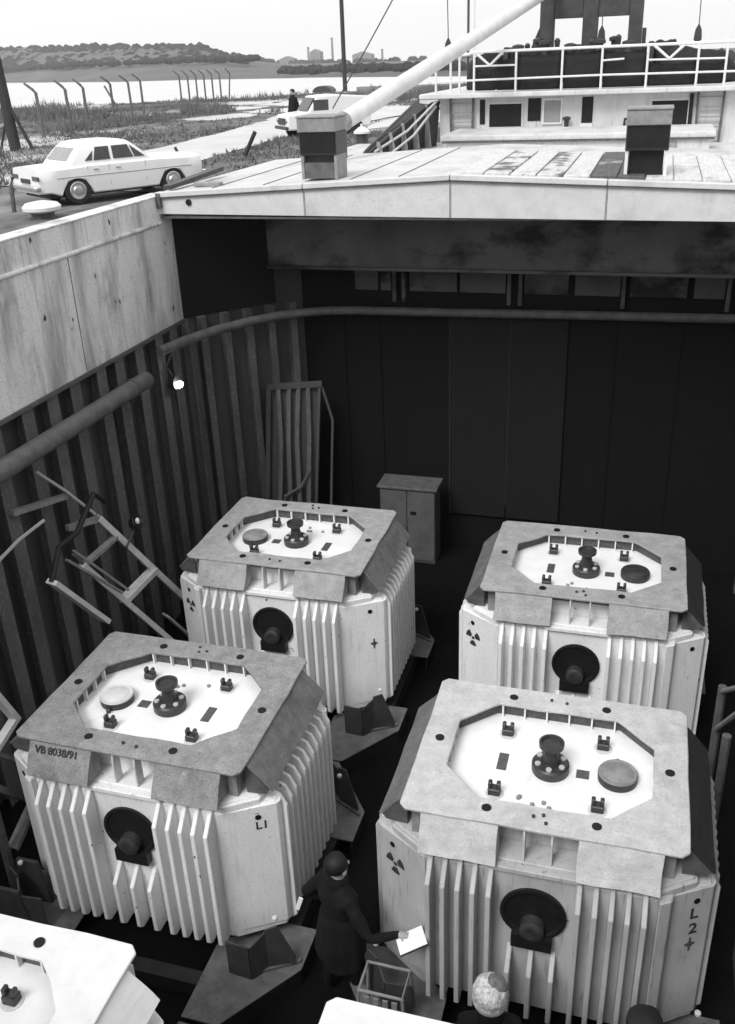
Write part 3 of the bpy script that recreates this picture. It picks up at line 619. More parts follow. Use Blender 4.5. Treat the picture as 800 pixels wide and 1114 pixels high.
# ================================================================== hatch cover, beam and what stands on it
def cover():
    h = thing('hatch_cover', 'white painted hatch cover closing the far end of the hold, worn boards on top', 'hatch cover', (0, 0, 0))
    XS = [-7.02, -4.72, -2.64, -.60, 1.62]
    top = lambda x: 4.17 + (4.39 - 4.17) * (x + 7.02) / 4.38 if x < -2.64 else 4.39 - (x + 2.64) * .037
    lip = lambda x: top(x) - .075 - .0
    bot = lambda x: 3.865 - (x + 7) * .008
    Yb = 12.9
    for i in range(4):
        a, b = XS[i] + .006, XS[i + 1] - .006
        MB().prism([(a, Yb, bot(a)), (b, Yb, bot(b)), (b, Yb, lip(b)), (a, Yb, lip(a))], (0, .06, 0)).obj('fascia_panel', M['cover'], h, bevel=.004)
        MB().prism([(a, Yb - .05, lip(a) + .002), (b, Yb - .05, lip(b) + .002), (b, Yb - .05, top(b)), (a, Yb - .05, top(a))], (0, .14, 0)).obj('lip', M['cover'], h, bevel=.008)
        MB().prism([(a, Yb - .03, lip(a) - .018), (b, Yb - .03, lip(b) - .018), (b, Yb - .03, lip(b)), (a, Yb - .03, lip(a))], (0, .05, 0)).obj('lip_seam', M['seam'], h)
    for x in XS[1:4]: MB().box(x - .012, x + .012, Yb - .006, Yb + .05, bot(x), lip(x) - .02).obj('joint_strip', M['mid_metal'], h)
    MB().box(-7.02, 1.62, Yb + .02, Yb + .3, 3.80, 3.83).obj('under_flange', M['dark_metal2'], h)
    for x0, x1 in ((-7.0, -2.64), (-2.64, 1.62)):
        MB().prism([(x0, Yb + .09, top(x0) - .05), (x1, Yb + .09, top(x1) - .05), (x1, Yb + .09, top(x1) - .012), (x0, Yb + .09, top(x0) - .012)], (0, 4.7, 0)).obj('cover_sheet', M['cover_top'], h)
    MB().box(-6.99, -6.93, Yb - .075, Yb, 3.95, 4.16).obj('end_hinge', M['dark_metal2'], h)
    MB().lathe([(.045, 0), (.045, .02)], 12, frame((-6.5, Yb, 4.03), (1, 0, 0), (0, 0, 1))).obj('drain_hole', M['black'], h)
    # boards
    x = -2.56; seq = ['board_white', 'board_stained', 'board_white', 'board_stained', 'board_white', 'board_dark', 'board_dark', 'board_white', 'board_white', 'board_white', 'board_white', 'board_white']
    i = 0
    while x < 1.5:
        wd = .345; z = top(x + wd / 2) - .01
        MB().box(x + .008, x + wd - .008, Yb + .12 + random.uniform(0, .03), Yb + 3.35 + random.uniform(-.06, .06), z, z + .032 + random.uniform(0, .008)).obj('board', M[seq[i % len(seq)]], h, bevel=.006)
        x += wd; i += 1
    for xx in (-3.4, -4.1, -5.4, -6.2): MB().box(xx - .008, xx + .008, Yb + .2, Yb + 4.6, top(xx) - .011, top(xx) - .003).obj('sheet_seam', M['seam'], h)
    tag(MB().bar((-6.88, 13.0, 4.22), (-6.83, 14.8, 4.30), .13, .06).obj('locking_bar', M['dark_metal']), 'dark flat bar lying on the left corner of the hatch cover', 'bar')
    tag(MB().box(-6.62, -6.2, 13.35, 13.5, 4.19, 4.25).obj('cleat', M['mid_metal'], bevel=.01), 'small grey cleat on the left end of the hatch cover', 'cleat')
    # box ventilators
    def vent(label, loc, stand_dark):
        v = thing('box_ventilator', label, 'ventilator', loc, 0, 'box ventilators on the hatch cover')
        MB().box(-.27, .27, -.2, .3, .32, .62).obj('lower_box', M['dark_metal'], v, bevel=.008)
        MB().box(-.275, .275, -.25, .32, .622, .80).obj('hood', M['mid_metal'], v, bevel=.01)
        MB().box(-.285, .285, -.26, .33, .802, .83).obj('hood_lid', M['mid_metal'], v, bevel=.006)
        MB().box(-.25, .25, -.222, -.202, .36, .60).obj('louvre_opening', M['black'], v)
        for x0 in (-.265, .225): MB().box(x0, x0 + .04, -.18, .28, 0, .318).obj('leg', M['rail'] if not stand_dark else M['mid_metal'], v)
        MB().box(-.215, .215, -.1, .2, 0, .318).obj('duct', M['dark_metal'] if stand_dark else M['black'], v)
        if stand_dark: MB().box(-.24, .24, -.17, -.11, .01, .22).obj('scuffed_plate', M['dark_metal2'], v)
        return v
    vent('box ventilator with scuffed dark base at the left of the hatch cover', (-4.58, 13.4, 4.30), True)
    v2 = vent('box ventilator on white legs before the deckhouse window, right of the hatch cover', (-.16, 13.45, 4.30), False)
cover()

# ================================================================== ship deck, forecastle
def deck():
    struct(MB().box(-9.0, -7.3, -14, 24, 2.80, 2.9).box(2.1, 3.8, -14, 24, 2.80, 2.9).box(-7.25, 2.05, 14.5, 24, 3.85, 3.93).obj('ship_deck', M['cover_top']), 'steel deck strips around the hatch')
    hl = MB().box(-9.1, -9.02, -14, 24, -3, 2.95).box(3.82, 3.9, -14, 24, -3, 2.95)
    hl.prism([(-9.1, 24, -3), (-9.1, 24, 2.95), (-9.02, 24, 2.95), (-9.02, 24, -3)], (5.6, 12, 0)).prism([(3.9, 24, -3), (3.9, 24, 2.95), (3.82, 24, 2.95), (3.82, 24, -3)], (-5.6, 12, 0)).box(-9.1, 3.9, -14.1, -14, -3, 2.95).box(-9.0, 3.8, -14, 24, -3, -2.9)
    struct(hl.obj('ship_hull', M['dark_metal']), 'hull plating of the ship')
    # aft hatch cover behind the viewer: unseen, added to shade the flask fronts
    a = tag(MB().box(-7.0, 1.82, -8, -.55, 4.0, 4.12).obj('hatch_cover', M['cover_top'], bevel=.01), 'unseen closed hatch cover behind and below the viewer, shading the hold', 'hatch cover')
    # raised trunk in front of the deckhouse
    t = thing('deck_trunk', 'low white raised trunk with overhanging top edge before the deckhouse', 'trunk', (-1.65, 20.9, 3.93))
    MB().box(-2.55, 2.55, -.85, .85, 0, .33).obj('trunk_side', M['house'], t, bevel=.02)
    MB().box(-2.64, 2.64, -.95, .95, .332, .44).obj('trunk_top', M['cover_top'], t, bevel=.03, seg=2)
    MB().box(-2.62, 2.62, -.905, -.852, .285, .33).obj('trunk_seam', M['seam'], t)
    MB().box(1.7, 1.95, -.88, -.852, .05, .25).obj('trunk_patch', M['mid_metal'], t)
    # deckhouse / forecastle front
    h = thing('forecastle_house', 'white forecastle front with dark openings under the railed deck', 'deckhouse', (0, 23, 3.93))
    MB().box(-4.95, 2.4, 0, .1, -.05, 1.02).obj('front_wall', M['house'], h)
    def opening(x0, x1, z0, z1, m, fm='house'):
        f = MB().box(x0 - .035, x1 + .035, -.035, 0, z0 - .035, z0).box(x0 - .035, x1 + .035, -.035, 0, z1, z1 + .035).box(x0 - .035, x0, -.035, 0, z0, z1).box(x1, x1 + .035, -.035, 0, z0, z1).obj('window', M[fm], h)
        MB().box(x0, x1, -.012, -.003, z0, z1).obj('pane', M[m], f)
    opening(-3.8, -3.07, .39, .87, 'house_dark'); opening(-2.57, -2.2, .46, .92, 'win_grey', 'rail'); opening(-.25, .5, .33, .85, 'house_dark')
    for x0, x1, z0 in ((-2.93, -2.64, .5), (-4.02, -3.9, .45), (-1.74, -1.5, .44)):
        MB().box(x0, x1, -.014, -.002, z0, .97).obj('door_opening', M['house_dark'], h)
    MB().box(-1.75, -1.49, -.1, -.002, .36, .43).obj('sill', M['rail'], h)
    MB().box(.52, .6, -.05, -.002, .3, .98).obj('pilaster', M['house_dark'], h)
    MB().lathe([(.05, 0), (.05, .16), (.09, .2), (.09, .24), (.02, .26)], 10, Matrix.Translation((-2.05, -.15, .33))).obj('mushroom_vent', M['dark_metal'], h, smooth=True)
    MB().tube([(-.8, -.1, .35), (-.8, -.1, .5), (-.55, -.1, .52)], .035).obj('bent_pipe', M['dark_metal'], h, smooth=True)
    for xc in (-4.42, .95):
        ld = MB().bar((xc - .24, -.1, -.02), (xc - .27, -.08, 1.02), .05, .04).bar((xc + .24, -.1, -.02), (xc + .26, -.08, 1.02), .05, .04)
        lo = ld.obj('ladder', M['dark_metal2'], h)
        for k in range(5): MB().box(xc - .23, xc + .23, -.13, -.08, .1 + k * .2, .125 + k * .2).obj('tread', M['mid_metal'], lo)
    # deck slab with rounded wing at the left
    dk = MB().box(-5.36, 2.6, -.35, 7, 1.022, 1.125).obj('deck_edge', M['house'], h, bevel=.02, seg=2)
    arc = [(-4.93 - .38 * math.cos(t_), .60 + .38 * math.sin(t_)) for t_ in [i * math.pi / 2 / 8 for i in range(9)]]
    MB().prism([(x, -.33, z) for x, z in [(-5.355, 1.02), (-5.355, .60)] + arc + [(-4.93, 1.02)]], (0, .3, 0)).obj('wing_bracket', M['house'], h, bevel=.01)
    # railing
    posts = [-5.0, -4.66, -4.46, -4.13, -3.2, -2.2, -1.36, -.42, .6, 1.16, 2.0]
    ztop = lambda x: 1.93 if x > -4.3 else 1.88
    for x in posts:
        MB().tube([(x, -.2, 1.125), (x, -.2, ztop(x))], .026, 7).obj('rail_post', M['rail'], h, smooth=True)
    MB().tube([(-5.0, -.2, 1.88), (-4.3, -.2, 1.9), (-4.1, -.2, 1.945), (2.6, -.2, 1.945)], .03, 7).obj('top_rail', M['rail'], h, smooth=True)
    MB().tube([(-5.0, -.2, 1.36), (-4.1, -.2, 1.38), (-1.36, -.2, 1.40), (2.6, -.2, 1.38)], .022, 6).obj('lower_rail', M['rail'], h, smooth=True)
    MB().tube([(-4.13, -.2, 1.66), (-3.2, -.2, 1.66)], .02, 6).tube([(-1.36, -.2, 1.68), (-.9, -.2, 1.7)], .02, 6).tube([(-.42, -.2, 1.66), (1.16, -.2, 1.64)], .02, 6).obj('middle_rail', M['rail'], h, smooth=True)
    for x in (-4.1, -.3): MB().tube([(x, -.2, 1.93), (x + .32, -.2, 1.67), (x + .6, -.2, 1.92)], .032, 7).obj('v_brace', M['rail'], h, smooth=True)
    # black canvas laced between the rail posts
    for x0, x1, z0, z1 in ((-3.62, -3.23, 1.16, 1.82), (-3.17, -2.23, 1.15, 1.88), (-2.17, -1.39, 1.15, 1.90), (-1.33, -.45, 1.15, 1.88), (-.39, .57, 1.15, 1.62), (.63, 1.13, 1.16, 1.60), (-4.1, -3.66, 1.16, 1.60)):
        n = 9; vs = []; fs = []
        for i in range(n + 1):
            for k in range(5):
                u = i / n; x = x0 + (x1 - x0) * u; z = z0 + (z1 - .05 * math.sin(math.pi * u) - .02 * math.sin(u * 23) - z0) * k / 4
                vs.append((x, -.12 + .05 * math.sin(math.pi * k / 4) * math.sin(math.pi * u) + .012 * math.sin(u * 31 + k), z))
        for i in range(n):
            for k in range(4): fs.append((i * 5 + k, (i + 1) * 5 + k, (i + 1) * 5 + k + 1, i * 5 + k + 1))
        o_ = MB().add(vs, fs).obj('canvas_dodger', M['tarp'], h, smooth=True)
        sm_ = o_.modifiers.new('thick', 'SOLIDIFY'); sm_.thickness = .012
    # windlass and dark gear behind the rail
    wd = thing('windlass', 'big dark windlass drum behind the white railing on the raised deck', 'windlass', (-2.05, 25, 5.06))
    MB().lathe([(.42, -1.55), (.44, -1.5), (.36, -1.45), (.36, -.05), (.44, -.02), (.44, .02), (.36, .05), (.36, 1.45), (.44, 1.5), (.42, 1.55)], 20, frame((0, 0, .44), (0, 0, 1), (0, 1, 0))).obj('drum', M['tarp'], wd, smooth=True)
    for x in (-1.65, 0, 1.65): MB().box(x - .06, x + .06, -.4, .4, 0, .9).obj('stand', M['dark_metal'], wd, bevel=.02)
    for x, h_ in ((-1.2, .12), (-.5, .2), (.3, .15), (.9, .22)): MB().lathe([(.05, 0), (.07, h_), (.03, h_ + .05)], 8, Matrix.Translation((x, 0, .8))).obj('fitting', M['dark_metal'], wd, smooth=True)
    for x, y_, h_ in ((-1.35, -.5, .95), (-.75, -.3, 1.02), (-.15, -.5, .93), (.5, -.4, 1.0), (1.15, -.5, .94), (-1.0, .5, 1.08), (.8, .5, 1.05)):
        MB().lathe([(.09, 0), (.09, h_ - .12), (.14, h_ - .1), (.14, h_ - .03), (.05, h_)], 10, Matrix.Translation((x, y_, 0))).obj('control_post', M['dark_metal'], wd, smooth=True)
    def lump(label, loc, sx, sy, sz, seed):
        b = MB(); b.ell((0, 0, 0), (1, 1, 1), 24, 14)
        vs = []
        for p in b.v:
            q = Vector(p); n = mnoise.noise(q * 1.7 + Vector((seed, 0, 0))) * .22 + mnoise.noise(q * 5 + Vector((seed, 3, 0))) * .07
            q = q * (1 + n); vs.append((q.x * sx, q.y * sy, max(q.z, -.3) * sz + .3 * sz))
        b.v = vs
        return tag(b.obj('covered_winch', M['tarp'], smooth=True), label, 'covered winch')
    o = lump('dark canvas covered winch at the left end of the railed deck', 0, .55, .5, .62, 3); o.location = (-4.2, 25, 5.06)
    o = lump('dark canvas covered gear at the right end of the railed deck', 0, 1.0, .5, .58, 9); o.location = (.55, 25, 5.06)
    o = lump('small heap of dark canvas behind the right of the railing', 0, .5, .4, .72, 5); o.location = (-.1, 25.7, 5.06)
    # goal post mast
    g = thing('goalpost_mast', 'grey goalpost mast frame of three posts rising behind the windlass', 'mast', (-1.86, 26, 5.06))
    for x, wd_ in ((-1.05, .34), (-.02, .36), (1.04, .32)): MB().box(x - wd_ / 2, x + wd_ / 2, -.15, .15, 0, 3.2).obj('post', M['mast'], g, bevel=.015)
    for x0, x1 in ((-.878, -.204), (.164, .876)):
        MB().box(x0, x1, -.12, .12, 1.48, 1.95).obj('cross_beam', M['mast'], g, bevel=.01)
    MB().prism([(-1.225, -.14, 0), (-1.55, -.14, 0), (-1.4, -.14, .9), (-1.225, -.14, 1.3)], (0, .2, 0)).obj('gusset', M['dark_metal'], g)
    MB().box(1.21, 1.3, -.1, .1, .2, 1.2).obj('side_box', M['dark_metal'], g)
    # thin mast with line
    m = thing('thin_mast', 'thin dark mast crossing behind the derrick boom, left of the goalpost', 'mast', (-4.68, 25, 5.06))
    MB().tube([(0, 0, 0), (0, 0, 3)], .03, 7).obj('pole', M['wire'], m, smooth=True); MB().tube([(.13, .1, 0), (.13, .1, 3)], .018, 6).obj('line', M['rail'], m, smooth=True)
    # hanging blocks on wires
    for (x, z0), lab, zt in (((-5.17, 5.88), 'dark pulley block hanging on a wire left of the boom', 9), ((-1.54, 5.99), 'dark pulley block hanging before the goalpost mast', 9), ((.6, 5.93), 'dark pulley block hanging on a wire at the right of the mast', 9.5)):
        b = thing('pulley_block', lab, 'pulley', (x, 25, z0), 0, 'pulley blocks on wires')
        MB().prism([(-.09, -.04, .02), (0, -.04, -.06), (.09, -.04, .02), (.07, -.04, .22), (0, -.04, .36), (-.07, -.04, .22)], (0, .08, 0)).obj('shell', M['dark_metal'], b, bevel=.01)
        MB().tube([(0, 0, .34), (-.1, 0, 4.5)], .012, 5).obj('wire', M['wire'], b)
    # derrick boom
    bm_ = thing('derrick_boom', 'long white derrick boom slanting up across the railing', 'boom')
    p0, p1 = Vector((-5.25, 16.5, 4.86)), Vector((-2.9, 25, 7.05))
    dd = (p1 - p0).normalized()
    MB().tube([p0 - dd * .1, p0 + dd * .02, p0 + dd * 3, p0 + dd * 6, p1 + dd * 2], [.12, .15, .155, .14, .115], 16).obj('spar', M['boom'], bm_, smooth=True)
    MB().tube([p0 - dd * .12, p0 + dd * .05], .165, 16).obj('end_band', M['mid_metal'], bm_, smooth=True)
    MB().tube([p0, (p0.x, p0.y, 4.28)], .06, 8).obj('heel_post', M['dark_metal2'], bm_, smooth=True)
    tag(MB().tube([(-9.85, 30, 4.5), (-8.66, 30, 6.19), (-6.6, 30, 9.2)], .02, 5).obj('guy_wire', M['wire']), 'thin wire rising to the right of the distant lamp post', 'wire')
    # bow bulwark with stiffeners
    bw_ = thing('bow_bulwark', 'dark flared bow bulwark with upright stiffeners at the left of the forecastle', 'bulwark')
    A = [(-6.15, 20.6, 3.9), (-5.05, 23.05, 3.9), (-4.95, 23.05, 5.02), (-5.36, 22.9, 5.0), (-6.1, 20.8, 4.05)]
    MB().prism(A, (-.05, .02, 0)).obj('plating', M['dark_metal'], bw_)
    for t_ in (.15, .32, .49, .66, .83):
        x = -6.1 + t_ * 1.05; y = 20.7 + t_ * 2.3; zt = 4.05 + t_ * .95
        MB().prism([(x, y, 3.93), (x + .16, y - .1, 3.93), (x + .05, y - .03, zt), (x, y, zt)], (.02, .03, 0)).obj('stiffener', M['mid_metal'], bw_)
    for i, (a_, b_) in enumerate((((-5.95, 20.9, 4.0), (-4.95, 22.8, 4.93)), ((-5.6, 20.9, 3.95), (-5.0, 22.8, 4.8)))):
        a_, b_ = Vector(a_), Vector(b_); mid = (a_ + b_) / 2 + Vector((0, 0, -.12))
        tag(MB().tube([a_, mid, b_], .03, 6).obj('mooring_rope', M['rope'], smooth=True), ('upper' if i == 0 else 'lower') + ' of two pale mooring ropes slanting to the curved deck wing', 'rope')
deck()

# ================================================================== quay, river, far bank
def nz(x, y, s, seed=0.0): return mnoise.noise(Vector((x / s + seed, y / s - seed, seed)))
SHORE = [(-300, 15), (-140, 55), (-60.8, 83.6), (-37.6, 96.3), (-33, 107), (-22, 118), (-9.3, 124)]
def shore_y(x):
    for (x0, y0), (x1, y1) in zip(SHORE, SHORE[1:]):
        if x0 <= x <= x1: return y0 + (y1 - y0) * (x - x0) / (x1 - x0)
    return 124
ROAD_L = [(-11.5, 22), (-14.0, 27.2), (-14.6, 29.9), (-15.1, 35.4), (-15.2, 40.5), (-15.0, 45), (-14.0, 55), (-13, 66)]
ROAD_U = [(-19, 24), (-18.9, 30.0), (-18.8, 34.8), (-19.75, 43.2), (-21.5, 53), (-23.5, 61.8), (-24.5, 70), (-25.5, 78)]
def in_road(x, y):
    def xs(P):
        for (x0, y0), (x1, y1) in zip(P, P[1:]):
            if y0 <= y <= y1: return x0 + (x1 - x0) * (y - y0) / (y1 - y0)
        return None
    a, b = xs(ROAD_U), xs(ROAD_L)
    return a is not None and b is not None and a - .1 < x < b + .1
def gz(x, y):
    d = shore_y(x) - y
    z = 3.0
    if d < 4: z = 3.0 - (4 - d) * .9
    if y > 26 and not in_road(x, y): z += .10 * nz(x, y, 3.1, 4) + .22 * max(0, nz(x, y, 9, 2))
    if y > 26 and in_puddle(x, y, 1.25): z = min(z, 2.985)
    return max(z, -3)
PUD = [(-26.3, 58, 2.6, 4.5), (-24.6, 65, 3.6, 4.2), (-31, 69, 3.4, 5), (-27.5, 77, 4.5, 6), (-21.5, 73, 2.4, 6), (-33, 79, 3, 4), (-12.6, 52, 1.5, 9)]
def in_puddle(x, y, k=1.02): return any(((x - a) / (c * k)) ** 2 + ((y - b_) / (d * k)) ** 2 < 1 for a, b_, c, d in PUD)
def quay():
    nx, ny = 150, 150; X0, X1, Y0, Y1 = -150, -9.35, -30, 132
    vs = []; fs = []
    for j in range(ny + 1):
        for i in range(nx + 1):
            u = (i / nx) ** .6; x = X0 + (X1 - X0) * u; y = Y0 + (Y1 - Y0) * j / ny
            vs.append((x, y, gz(x, y) - (.012 if in_road(x, y) else 0)))
    for j in range(ny):
        for i in range(nx):
            a = j * (nx + 1) + i; fs.append((a, a + 1, a + nx + 2, a + nx + 1))
    o = MB().add(vs, fs).obj('ground', M['ground'], smooth=True); struct(o, 'rough wet quayside ground beside the ship')
    struct(MB().box(-9.35, -9.25, -30, 124, -3, 3.02).obj('quay_edge', M['concrete']), 'quay wall edge beside the ship')
    n = 40; vs = []; fs = []
    def lerpP(P, t):
        k = min(int(t * (len(P) - 1)), len(P) - 2); f = t * (len(P) - 1) - k
        return Vector(P[k]).lerp(Vector(P[k + 1]), f)
    for i in range(n + 1):
        a = lerpP(ROAD_U, i / n); b = lerpP(ROAD_L, i / n)
        for k in range(5):
            p = a.lerp(b, k / 4); q = .25 * nz(p.x * 3, p.y, 2.2, 8) if k in (0, 4) else 0
            vs.append((p.x + q, p.y, 3.02))
    for i in range(n):
        for k in range(4): fs.append((i * 5 + k, i * 5 + k + 1, i * 5 + k + 6, i * 5 + k + 5))
    struct(MB().add(vs, fs).obj('road', M['road']), 'pale wet track running away along the quay')
    for x, y, rx, ry in PUD:
        ring = []
        for k in range(28):
            a = k * 2 * math.pi / 28; q = .8 + .28 * nz(math.cos(a) * 3 + x, math.sin(a) * 3 + y, 1.4, 3); ring.append((x + rx * q * math.cos(a), y + ry * q * math.sin(a)))
        zm = 2.999
        struct(MB().add([(px, py, zm) for px, py in ring], [tuple(range(28))]).obj('puddle', M['puddle']), 'pale puddle lying on the quayside field')
    # river, with a gap where the ship lies
    b = MB()
    def rect(x0, x1, y0, y1): b.add([(x0, y0, 0), (x1, y0, 0), (x1, y1, 0), (x0, y1, 0)], [(0, 1, 2, 3)])
    rect(-1400, -9.12, -90, 1600); rect(-9.12, 3.92, 36, 1600); rect(3.92, 700, -90, 1600); rect(-9.12, 3.92, -90, -14.1)
    struct(b.obj('river', M['water']), 'broad pale river beyond the quay')
    # far bank and hills
    shore = [(-980, 1200), (-621, 861), (-448, 690), (-319, 560), (-262, 532), (-206, 481), (-164, 445), (-136, 417), (-103, 380), (-60, 330), (40, 300), (400, 280)]
    ridge = [(-1150, 1250, 40), (-758, 1000, 35), (-690, 1000, 34), (-620, 1000, 31), (-560, 980, 30), (-462, 980, 26), (-428, 985, 14), (-600, 1560, 8), (-500, 1420, 6), (-420, 1350, 5), (-130, 1330, 4), (800, 1310, 4)]
    rows = []
    for t in (0, .06, .25, .5, .75, 1.0, 1.6):
        row = []
        for (sx, sy), (rx, ry, rz) in zip(shore, ridge):
            q = Vector((sx, sy)).lerp(Vector((rx, ry)), t); prof = {0: -.5, .06: 1.6, .25: .12 * rz + 1.6, .5: .35 * rz + 1.5, .75: .75 * rz, 1.0: rz, 1.6: rz * .9}[t]
            row.append((q.x, q.y, prof))
        rows.append(row)
    vs = [p for r in rows for p in r]; n = len(shore); fs = [(j * n + i, j * n + i + 1, (j + 1) * n + i + 1, (j + 1) * n + i) for j in range(len(rows) - 1) for i in range(n - 1)]
    struct(MB().add(vs, fs).obj('far_hills', M['far_land']), 'low hills and fields on the far bank of the river')
    struct(MB().box(-1500, 900, 1250, 1640, -1, 1.5).obj('far_plain', M['far_land']), 'distant flat land')
    # far woods: one mass
    b = MB(); rnd = random.Random(3)
    def blob(c, r):
        ph = rnd.random() * 6
        vs = [(c[0], c[1], c[2] - r * .6)]; 
        for ring, (rr, zz) in enumerate(((.9, -.2), (.95, .3), (.5, .8))):
            for k in range(7):
                a = k * 2 * math.pi / 7 + ph; q = r * rr * rnd.uniform(.75, 1.2); vs.append((c[0] + q * math.cos(a), c[1] + q * math.sin(a), c[2] + r * zz * rnd.uniform(.8, 1.15)))
        vs.append((c[0], c[1], c[2] + r * rnd.uniform(.85, 1.1)))
        fs = [(0, 1 + (k + 1) % 7, 1 + k) for k in range(7)]
        for ring in range(2):
            for k in range(7): a0 = 1 + ring * 7; fs.append((a0 + k, a0 + (k + 1) % 7, a0 + 7 + (k + 1) % 7, a0 + 7 + k))
        fs += [(15 + k, 15 + (k + 1) % 7, 22) for k in range(7)]
        b.add(vs, fs)
    for i in range(6):
        (x0, y0, z0), (x1, y1, z1) = ridge[i], ridge[i + 1]
        L = math.hypot(x1 - x0, y1 - y0)
        for k in range(int(L / .45)):
            t = rnd.random(); dep = rnd.random() ** 1.1; s0 = Vector(shore[i]).lerp(Vector(shore[i + 1]), t)
            p = Vector((x0, y0)).lerp(Vector((x1, y1)), t).lerp(s0, dep * .5); z = (z0 + (z1 - z0) * t) * (1 - dep * .66)
            blob((p.x, p.y, z - 1.5), rnd.uniform(2.6, 6.0) * (.55 + .45 * min(1, z0 / 15)))
    for i in range(6, 10):      # thin line of far trees beyond
        (x0, y0, z0), (x1, y1, z1) = ridge[i], ridge[i + 1]
        for k in range(60):
            t = rnd.random(); blob((x0 + (x1 - x0) * t, y0 + (y1 - y0) * t, z0 + (z1 - z0) * t), rnd.uniform(2.5, 6))
    for i in range(1, 10):   # hedge belt lower down
        L = (Vector(shore[i]) - Vector(shore[i + 1])).length
        for k in range(int(L / .9)):
            t = rnd.random(); s0 = Vector(shore[i]).lerp(Vector(shore[i + 1]), t); r0 = Vector(ridge[i][:2]).lerp(Vector(ridge[i + 1][:2]), t)
            f_ = (rnd.uniform(.36, .46) if rnd.random() < .7 else rnd.uniform(.5, .95)) if i < 6 else rnd.uniform(.05, .12)
            p = s0.lerp(r0, f_); blob((p.x, p.y, 5.0 + .2 * (ridge[i][2]) if i < 6 else 2.2), rnd.uniform(1.3, 3.4))
    stuff(b.obj('far_woods', M['far_wood']), 'dark woods along the far hills across the river')
    # faint works skyline
    for i, (x, y, w_, h_, lab) in enumerate(((-514, 1500, 16, 20, 'faint distant works building left of the tall lamp post'), (-440, 1500, 30, 14, 'faint low distant works shed right of the lamp post'), (-560, 1500, 24, 12, 'faint distant block behind the low end of the hills'))):
        t = thing('distant_building', lab, 'building', (x, y, 1.5)); MB().box(-w_ / 2, w_ / 2, -8, 8, 0, h_).obj('wall', M['far_build'], t); MB().prism([(-w_ / 2, -8.2, h_ + .02), (w_ / 2, -8.2, h_ + .02), (0, -8.2, h_ + 4)], (0, 16.4, 0)).obj('roof', M['far_build'], t)
    for x, h_, lab in ((-482, 38, 'faint distant chimney close to the lamp post'), (-520, 27, 'faint distant chimney left of the works building'), (-405, 20, 'faint short distant chimney near the boom')):
        t = thing('distant_chimney', lab, 'chimney', (x, 1480, 1.5)); MB().lathe([(2.2, 0), (1.5, h_ - 2)], 10).obj('shaft', M['far_build'], t, smooth=True); MB().lathe([(1.9, h_ - 2), (1.9, h_)], 10).obj('rim', M['far_build'], t, smooth=True)
    # grass and scrub: one mass
    b = MB(); rnd = random.Random(11); cnt = 0
    while cnt < 26000:
        x = rnd.uniform(-62, -10); y = rnd.uniform(22, 105)
        if rnd.random() < (y - 30) / 110: continue
        if y > shore_y(x) - 3 or in_road(x, y) or in_puddle(x, y): continue
        d = nz(x, y, 7, 5) + .4 * nz(x, y, 2.4, 9)
        if d < -.02 and rnd.random() < .8: continue
        if x > -17.5 and y < 25 and rnd.random() < .85: continue
        cnt += 1; g = gz(x, y)
        bush = nz(x, y, 8, 14) > .2 and x < -16.5
        hgt = rnd.uniform(.07, .2) * (1 + max(0, d)) * (2.2 if bush else 1)
        for k in range(5):
            a = rnd.random() * 6.28; r1 = rnd.uniform(.02, .3); px, py = x + r1 * math.cos(a), y + r1 * math.sin(a); wv = rnd.uniform(.02, .045)
            z0 = g - .03 + (rnd.random() * hgt * .8 if bush else 0); ln = rnd.uniform(-.14, .14)
            b.add([(px - wv, py, z0), (px + wv, py + wv * .5, z0), (px + ln, py + rnd.uniform(-.12, .12), z0 + hgt * rnd.uniform(.5, 1.1))], [(0, 1, 2)])
    stuff(b.obj('rough_grass', M['grass']), 'rough grass and low scrub on the quayside field')
quay()

